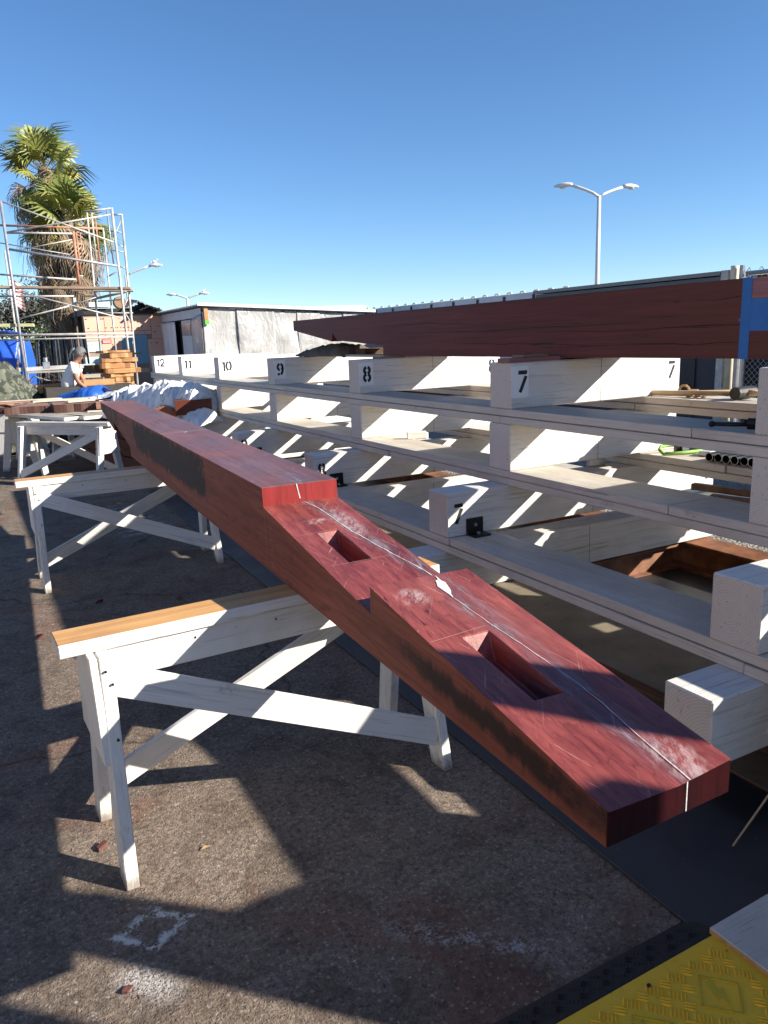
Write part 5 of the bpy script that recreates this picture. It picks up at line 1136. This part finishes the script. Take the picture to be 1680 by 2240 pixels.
gt = thing('chain_link_gate', 'chain-link gate with dark screening and a galvanised post, at the right edge', 'gate', (8.6, 6.58, 0))
MB().tube([(0, 0, 0), (0, 0, 2.23)], .035, 8).obj('post', GALV, gt); MB().tube([(0, -.10, 0), (0, -.10, 2.12)], .02, 8).obj('post', GALV, gt)
MB().tube([(0, -.06, 2.13), (0, -5.4, 2.13)], .026, 8).obj('top_rail', GALV, gt)
MB().box(.03, .045, -5.4, -.10, .05, 2.10).obj('screen', plain('black_screen', (.012, .013, .018), .8), gt)
m = MB()
for i in range(-18, 74):
    for s_ in (1, -1):
        y0 = -.1-i*.075 if s_ > 0 else -.1-i*.075-2.05; y1 = y0-2.05 if s_ > 0 else y0+2.05; z0, z1 = .06, 2.11
        def cl(y, z, yb, zb): return (0, y, z)
        a, b = (y0, z0), (y1, z1); ts = []
        for lim in (-.1, -5.4): ts.append((lim-a[0])/(b[0]-a[0]))
        lo, hi = max(0, min(ts)), min(1, max(ts))
        if hi > lo: m.beam((.004*s_, a[0]+(b[0]-a[0])*lo, a[1]+(b[1]-a[1])*lo), (.004*s_, a[0]+(b[0]-a[0])*hi, a[1]+(b[1]-a[1])*hi), .0028, .0028)
o = m.obj('wire_mesh', GALV, gt); o['kind'] = 'stuff'
random.seed(2); m = MB()
for i in range(7):
    p = Vector((.02, -.1-i*.19, 2.14)); m.tube([p, p+Vector((random.uniform(-.02, .02), .03, random.uniform(.02, .06))), p+Vector((0, .07, random.uniform(0, .04)))], .005, 4)
o = m.obj('vine_bits', plain('vine', (.05, .09, .03), .7), gt); o['kind'] = 'stuff'
# ------------------------------------------------------------------ things lying on the rack
HICK = wood('tool_handle', (.42, .30, .16), (.60, .46, .28), 0, .5, 40)
hm = thing('sledgehammer', 'sledgehammer with a black octagonal head lying on the far planks, right', 'sledgehammer', (3.60, 2.70, 1.1465), R(96))
m = MB()
for a, r0, r1 in ((-.085, .027, .034), (-.068, .034, .034), (.068, .034, .034), (.085, .034, .027)): pass
m.tube([(0, -.085, .036), (0, -.066, .036), (0, .066, .036), (0, .085, .036)], .034, 8); m.obj('hammer_head', plain('worn_black_paint', (.045, .042, .036), .5, .4, .6, 40), hm, .004)
MB().tube([(.0, 0, .036), (.30, .02, .022), (.62, .05, .016)], .016, 8).obj('handle', HICK, hm, smooth=True)
MB().tube([(-.10, -.005, .036), (0, 0, .036)], .015, 8).obj('handle_end', HICK, hm, smooth=True)
BRASS = plain('tan_leather', (.42, .26, .12), .6, .1, .3, 30)
m = MB(); m.tube([(math.cos(a)*.028, 0, .03+math.sin(a)*.028) for a in [i*PI/5 for i in range(11)]], .008, 6); m.box(.03, .075, -.02, .02, .0, .035); tag(m.obj('brass_fitting', BRASS, loc=(3.615, 3.10, 1.1462), rz=R(-60)), 'small tan ring fitting on the far planks beside the beam stencilled 7', 'fitting')
m = MB()
for i in range(5): m.tube([(i*.021+math.cos(a)*.011, math.sin(a)*.011, .009+.004*(i % 2)) for a in [k*PI/4 for k in range(9)]], .004, 5)
tag(m.obj('chain', plain('brown_chain', (.20, .13, .07), .5, .5), loc=(3.50, 2.97, 1.1462), rz=R(-75)), 'short piece of brown chain in front of the hammer handle', 'chain')
ib = thing('drill_brace', 'black iron bar with a hub lying on the near top plank by the right edge', 'iron bar', (2.61, 1.90, 1.1462), R(-64))
MB().tube([(-.15, 0, .014), (-.02, 0, .016)], .008, 8).obj('bar', BLACKSTEEL, ib, smooth=True); MB().sphere((-.155, 0, .014), .0125, 8).obj('knob', BLACKSTEEL, ib, smooth=True)
MB().tube([(-.025, 0, .020), (.02, 0, .020)], .022, 10).obj('hub', BLACKSTEEL, ib); MB().tube([(.02, 0, .022), (.22, .01, .026)], .015, 8).obj('shank', BLACKSTEEL, ib, smooth=True)
gc = thing('clamp', 'lime green strap clamp lying on the far middle planks under the top tier', 'clamp', (3.58, 3.06, .8185), R(-22))
LIME = plain('lime_green', (.22, .42, .08), .5)
MB().tube([(-.13, -.035, .012), (-.135, .01, .03), (-.11, .045, .042), (-.02, .05, .046), (.06, .05, .046)], .010, 6).obj('strap', LIME, gc, smooth=True); MB().tube([(-.13, -.035, .010), (0, -.03, .012), (.16, .0, .015)], .010, 6).obj('strap', LIME, gc, smooth=True)
MB().box(-.03, .10, .01, .05, .0, .04).obj('ratchet', BLACKSTEEL, gc, .004); MB().tube([(.02, .0, .03), (.02, .06, .03)], .022, 8).obj('spool', GALV, gc)
MB_ = MB().box(-.05, .05, -.035, .035, 0, .028); tag(MB_.obj('metal_block', plain('pale_metal', (.55, .55, .55), .5, .3), bevel=.006, loc=(3.63, 2.93, .8185), rz=R(20)), 'small pale metal piece on the far middle planks beside the black pipes', 'fitting')
PIPE = plain('black_pipe', (.018, .018, .020), .35, .4, .3, 20); PIPER = plain('bright_pipe_rim', (.40, .40, .40), .35, .8)
y_ = 2.785
for i in range(10):
    m = MB(); n_ = 14
    for (xx, rr) in ((0, .0245), (1.3, .0245), (1.3, .0215), (0, .0215)):
        for j in range(n_): m.v.append((xx, rr*math.cos(2*PI*j/n_), rr*math.sin(2*PI*j/n_)+.0248))
    for k in range(4):
        for j in range(n_): m.f.append((k*n_+j, k*n_+(j+1) % n_, ((k+1) % 4)*n_+(j+1) % n_, ((k+1) % 4)*n_+j)); m.i.append(1 if k == 3 else 0)
    o = m.obj('pipe', [PIPE, PIPER], loc=(3.475+random.uniform(-.01, .01), y_-i*.0505, .8185)); tag(o, 'black pipe with a bright cut rim, in the row of open pipe ends', 'pipe', 'black pipes side by side on the middle tier')
RR = plain('brown_angle_rust', (.20, .135, .10), .7, .3, .3, 10)
for i, (a, b, lab) in enumerate((((3.735, 3.10, .62), (4.02, 2.2, .60), 'rusty drilled steel angle lying between the tiers at the right, upper one'), ((3.69, 2.93, .585), (3.95, 2.1, .57), 'rusty drilled steel angle lying between the tiers at the right, lower one'))):
    m = MB(); m.beam(a, b, .04, .004); m.beam(Vector(a)+Vector((-.019, 0, -.018)), Vector(b)+Vector((-.019, 0, -.018)), .004, .036); tag(m.obj('steel_angle', RR), lab, 'steel angle')
tag(MB().box(-.055, .055, -.02, .02, 0, .045).obj('metal_block', GALV, bevel=.003, loc=(3.265, 3.425, .7385), rz=R(-10)), 'small galvanised block under the middle planks behind the beam stencilled 7', 'fitting')
tag(MB().box(-.07, .07, -.03, .03, 0, .05).obj('wood_block', WX, bevel=.003, loc=(2.80, 4.74, .8185), rz=R(-24)), 'small white block left on the middle planks beside the beam stencilled 8', 'block')
# tarp-covered tools and offcuts beyond the pointed end of the upper timber
BROWNT = sheet_mat('brown_tarp', (.13, .10, .065), .8)
drape('tarp', 'brown canvas bundle on the rack beneath the pointed end of the upper timber', 'tarp', BROWNT, hump((2.92, 6.85, 0), (3.02, 5.98, 0), .36, .085, .10, 1.39), 30, 18, .03, 7, 41)
slab('wood_offcut', 'brown offcut end beside the canvas bundle on the rack', 'wood offcut', (3.04, 5.85, 1.388), .34, .22, .06, R(80), [SHIMB, BARK], None, .05, 51)
slab('wood_offcut', 'small pale offcut by beam 8 under the upper timber', 'wood offcut', (3.06, 5.45, 1.388), .22, .13, .075, R(80), [BARK, SHIMB], None, .05, 52)
slab('board', 'board across the top beams carrying the canvas bundle', 'board', (3.0, 6.0, 1.3845), 2.2, .28, .02, R(90), [GREYBOARD, GREYBOARD], None, 0, 53)

# ------------------------------------------------------------------ cable ramp, white board, rod at lower right
t = T('yellow_plastic'); v = t.co(); n1 = t.noise(v, 9, 6, .7); n2 = t.noise(v, 60, 4, .75)
c = t.ramp(n1, [(.3, (.85, .47, .02)), (.6, (.93, .54, .025))]); c = t.mix(t.ramp(n1, [(.56, 0.0), (.74, .55)]), c, (.40, .26, .05)); c = t.mix(t.ramp(n2, [(.64, 0.0), (.70, .7)]), c, (.10, .08, .04))
t.bump(n2, .15, .001); YEL = t.fin(c, t.ramp(n1, [(.3, .35), (.7, .6)]), 0, .4); BRUB = plain('black_rubber', (.012, .012, .013), .6, 0, .3, 40, .3, .001)
cr = thing('cable_ramp', 'black rubber cable ramp with a yellow treaded lid, lower right corner', 'cable ramp', (1.0, .80, 0))
X0, X1 = -.70, .46
def zr(y): return .004+.043*min(1, max(0, (.385-abs(y))/.10))
m = MB().prism([(.385, 0), (.385, .004), (.285, .047), (-.285, .047), (-.385, .004), (-.385, 0)], X0, X1+.03, 'x'); m.obj('base', BRUB, cr, .003)
MB().box(X0, X1, -.265, .278, .0472, .0535).obj('lid', YEL, cr, .003)
def tread(y_lo, y_hi, zf, mt, pitch, nm):
    m = MB(); i = 0
    ny = int((y_hi-y_lo)/pitch); nx = int((X1-X0-.03)/pitch)
    for a in range(nx):
        for b in range(ny):
            cx_, cy_ = X0+.03+pitch*(a+.5), y_lo+pitch*(b+.5)
            if nm == 'lid_treads' and any(abs(cx_-qx)+abs(cy_-qy) < .088 for qx, qy in ICON): continue
            ori = R(45) if (a+b) % 2 else R(-45)
            d = Vector((math.cos(ori), math.sin(ori), 0)); s_ = Vector((-d.y, d.x, 0))
            for k in range(-2, 3):
                if abs(k) == 2 and (a+b) % 2 == 0: continue
                c_ = Vector((cx_, cy_, 0))+s_*(k*.0085); ln = .0155
                p, q = c_-d*ln, c_+d*ln
                vs = [(p.x, p.y, zf(p.y)), (q.x, q.y, zf(q.y))]
                r_ = .0032; zc = zf(c_.y)+(.0038 if nm == 'lid_treads' else .0016)
                m.add([tuple(p+Vector((0, 0, zf(p.y)))), tuple(c_-s_*r_+Vector((0, 0, zf(c_.y)))), tuple(q+Vector((0, 0, zf(q.y)))), tuple(c_+s_*r_+Vector((0, 0, zf(c_.y)))), tuple(c_-d*ln*.6+Vector((0, 0, zc))), tuple(c_+d*ln*.6+Vector((0, 0, zc)))],
                      [(0, 1, 4), (1, 5, 4), (1, 2, 5), (2, 3, 5), (3, 4, 5), (3, 0, 4)])
    o = m.obj(nm, mt, cr); o['kind'] = 'stuff'
ICON = [(.32, .147), (.107, .147), (-.106, .147)]
tread(-.25, .262, lambda y: .0533, YEL, .0355, 'lid_treads')
tread(.292, .378, lambda y: zr(y)+.0006, BRUB, .036, 'ramp_treads')
YDK = plain('yellow_relief', (.60, .40, .015), .45)
for qx, qy in ICON:
    ring = [(qx+.060, qy), (qx, qy+.060), (qx-.060, qy), (qx, qy-.060), (qx+.060, qy)]
    m = MB()
    for a, b in zip(ring, ring[1:]): m.beam((a[0], a[1], .0545), (b[0], b[1], .0545), .004, .003)
    ic = m.obj('icon_frame', YDK, cr)
    m = MB().prism([(qx-.004, qy+.040), (qx+.014, qy+.040), (qx+.004, qy+.008), (qx+.018, qy+.010), (qx-.010, qy-.040), (qx-.003, qy-.008), (qx-.018, qy-.006)], .0534, .0552, 'z'); m.obj('lightning_bolt', YDK, ic)
for qx, qy in ((.20, .245), (.425, .06)): MB().sphere((qx, qy, .054), .006, 6).obj('bolt', BLACKSTEEL, cr)
PLY = wood('plywood_edge', (.30, .18, .08), (.48, .31, .16), 0, .6, 30)
wb = MB().box(0, .9, 0, .80, .0, .018, faces_mi=[1, 0, 1, 1, 1, 1]).obj('board', [worn_white('painted_ply', 0), PLY], bevel=.002, loc=(1.462, .285, .052), rz=R(.8))
tag(wb, 'white painted plywood sheet with a raw edge, bottom right corner by the yellow ramp', 'board')
wb.data.materials[0] = PLW
o = MB().box(0, .8, 0, .72, 0, .048).obj('board', BRUB, loc=(1.50, .30, .003)); tag(o, 'dark underlay board beneath the white plywood sheet', 'board')
m = MB().tube([(1.832, 1.308, .016), (1.93, 1.19, .36), (1.99, 1.10, .62)], .0035, 5); tag(m.obj('rod', plain('bare_wire', (.36, .30, .22), .5, .5)), 'thin bent rod leaning at the right edge above the dark sheet', 'rod')
o = MB().box(1.93, 2.12, .95, 1.02, .012, .62).obj('post', BLACKSTEEL, bevel=.004); tag(o, 'black post added in place of the shadow beside the thin rod', 'post')  # added black shape standing in for shadow here

# ------------------------------------------------------------------ litter on the ground
def chip(label, x, y, s_, rz, mt, seed):
    rnd = random.Random(seed); m = MB().box(-s_, s_, -s_*.6, s_*.6, 0, s_*.75)
    m.v = [(a+rnd.uniform(-.3, .3)*s_, b+rnd.uniform(-.25, .25)*s_, max(0, c_+rnd.uniform(-.2, .2)*s_)) for a, b, c_ in m.v]
    tag(m.obj('wood_chip', mt, bevel=.0015, loc=(x, y, .0005), rz=rz), label, 'wood chip', 'red wood chips on the ground')
CHIP = plain('red_chip', (.12, .045, .035), .7, 0, .3, 30)
chip('red wood chip on the ground behind the nearest sawhorse, left one', .542, 4.847, .024, .4, CHIP, 1); chip('red wood chip on the ground behind the nearest sawhorse, right one', .988, 4.62, .026, 1.2, CHIP, 2)
chip('small red chip left of the nearest sawhorse cap', .177, 4.40, .022, .2, CHIP, 3); chip('red chip against the nearest sawhorse leg', .179, 2.325, .017, .5, CHIP, 4); chip('red chip lying alone below the white spray ring', .148, 1.713, .012, .8, CHIP, 5)
LEAF = plain('dry_leaf', (.30, .21, .11), .8, 0, .3, 40)
for i, (x_, y_, s_) in enumerate(((.462, 2.145, .018), (1.053, 1.222, .013), (1.30, 1.385, .012), (1.318, 1.36, .010))):
    m = MB().add([(-s_, 0, .002), (0, s_*.5, .008), (s_, 0, .004), (0, -s_*.5, .007)], [(0, 1, 2), (0, 2, 3)]); tag(m.obj('leaf', LEAF, loc=(x_, y_, .002), rz=i*1.3), ['dry tan leaf in the sunlit patch', 'dry leaf near the black ramp edge', 'dry leaf by the edge of the dark sheet, larger', 'dry leaf by the edge of the dark sheet, smaller'][i], 'leaf', 'dry leaves on the ground')
random.seed(77); m = MB()
for i in range(520):
    if i < 330: x_ = 1.466+.018*random.random()-.03+random.gauss(0, .010)+.012*(random.uniform(0, 7)); y_ = random.uniform(1.1, 5); x_ = 1.468+.0157*(y_-1)-.022-abs(random.gauss(0, .03))
    else: x_, y_ = random.uniform(.0, 1.4), random.uniform(1.2, 5.5)
    a = random.uniform(0, PI); l = random.uniform(.002, .0065); d = Vector((math.cos(a), math.sin(a), 0))
    m.beam(Vector((x_, y_, .0012))-d*l, Vector((x_, y_, .0016))+d*l, l*.7, .002)
o = m.obj('wood_dust', plain('wood_dust', (.26, .15, .11), .9, 0, .4, 60)); o['kind'] = 'stuff'
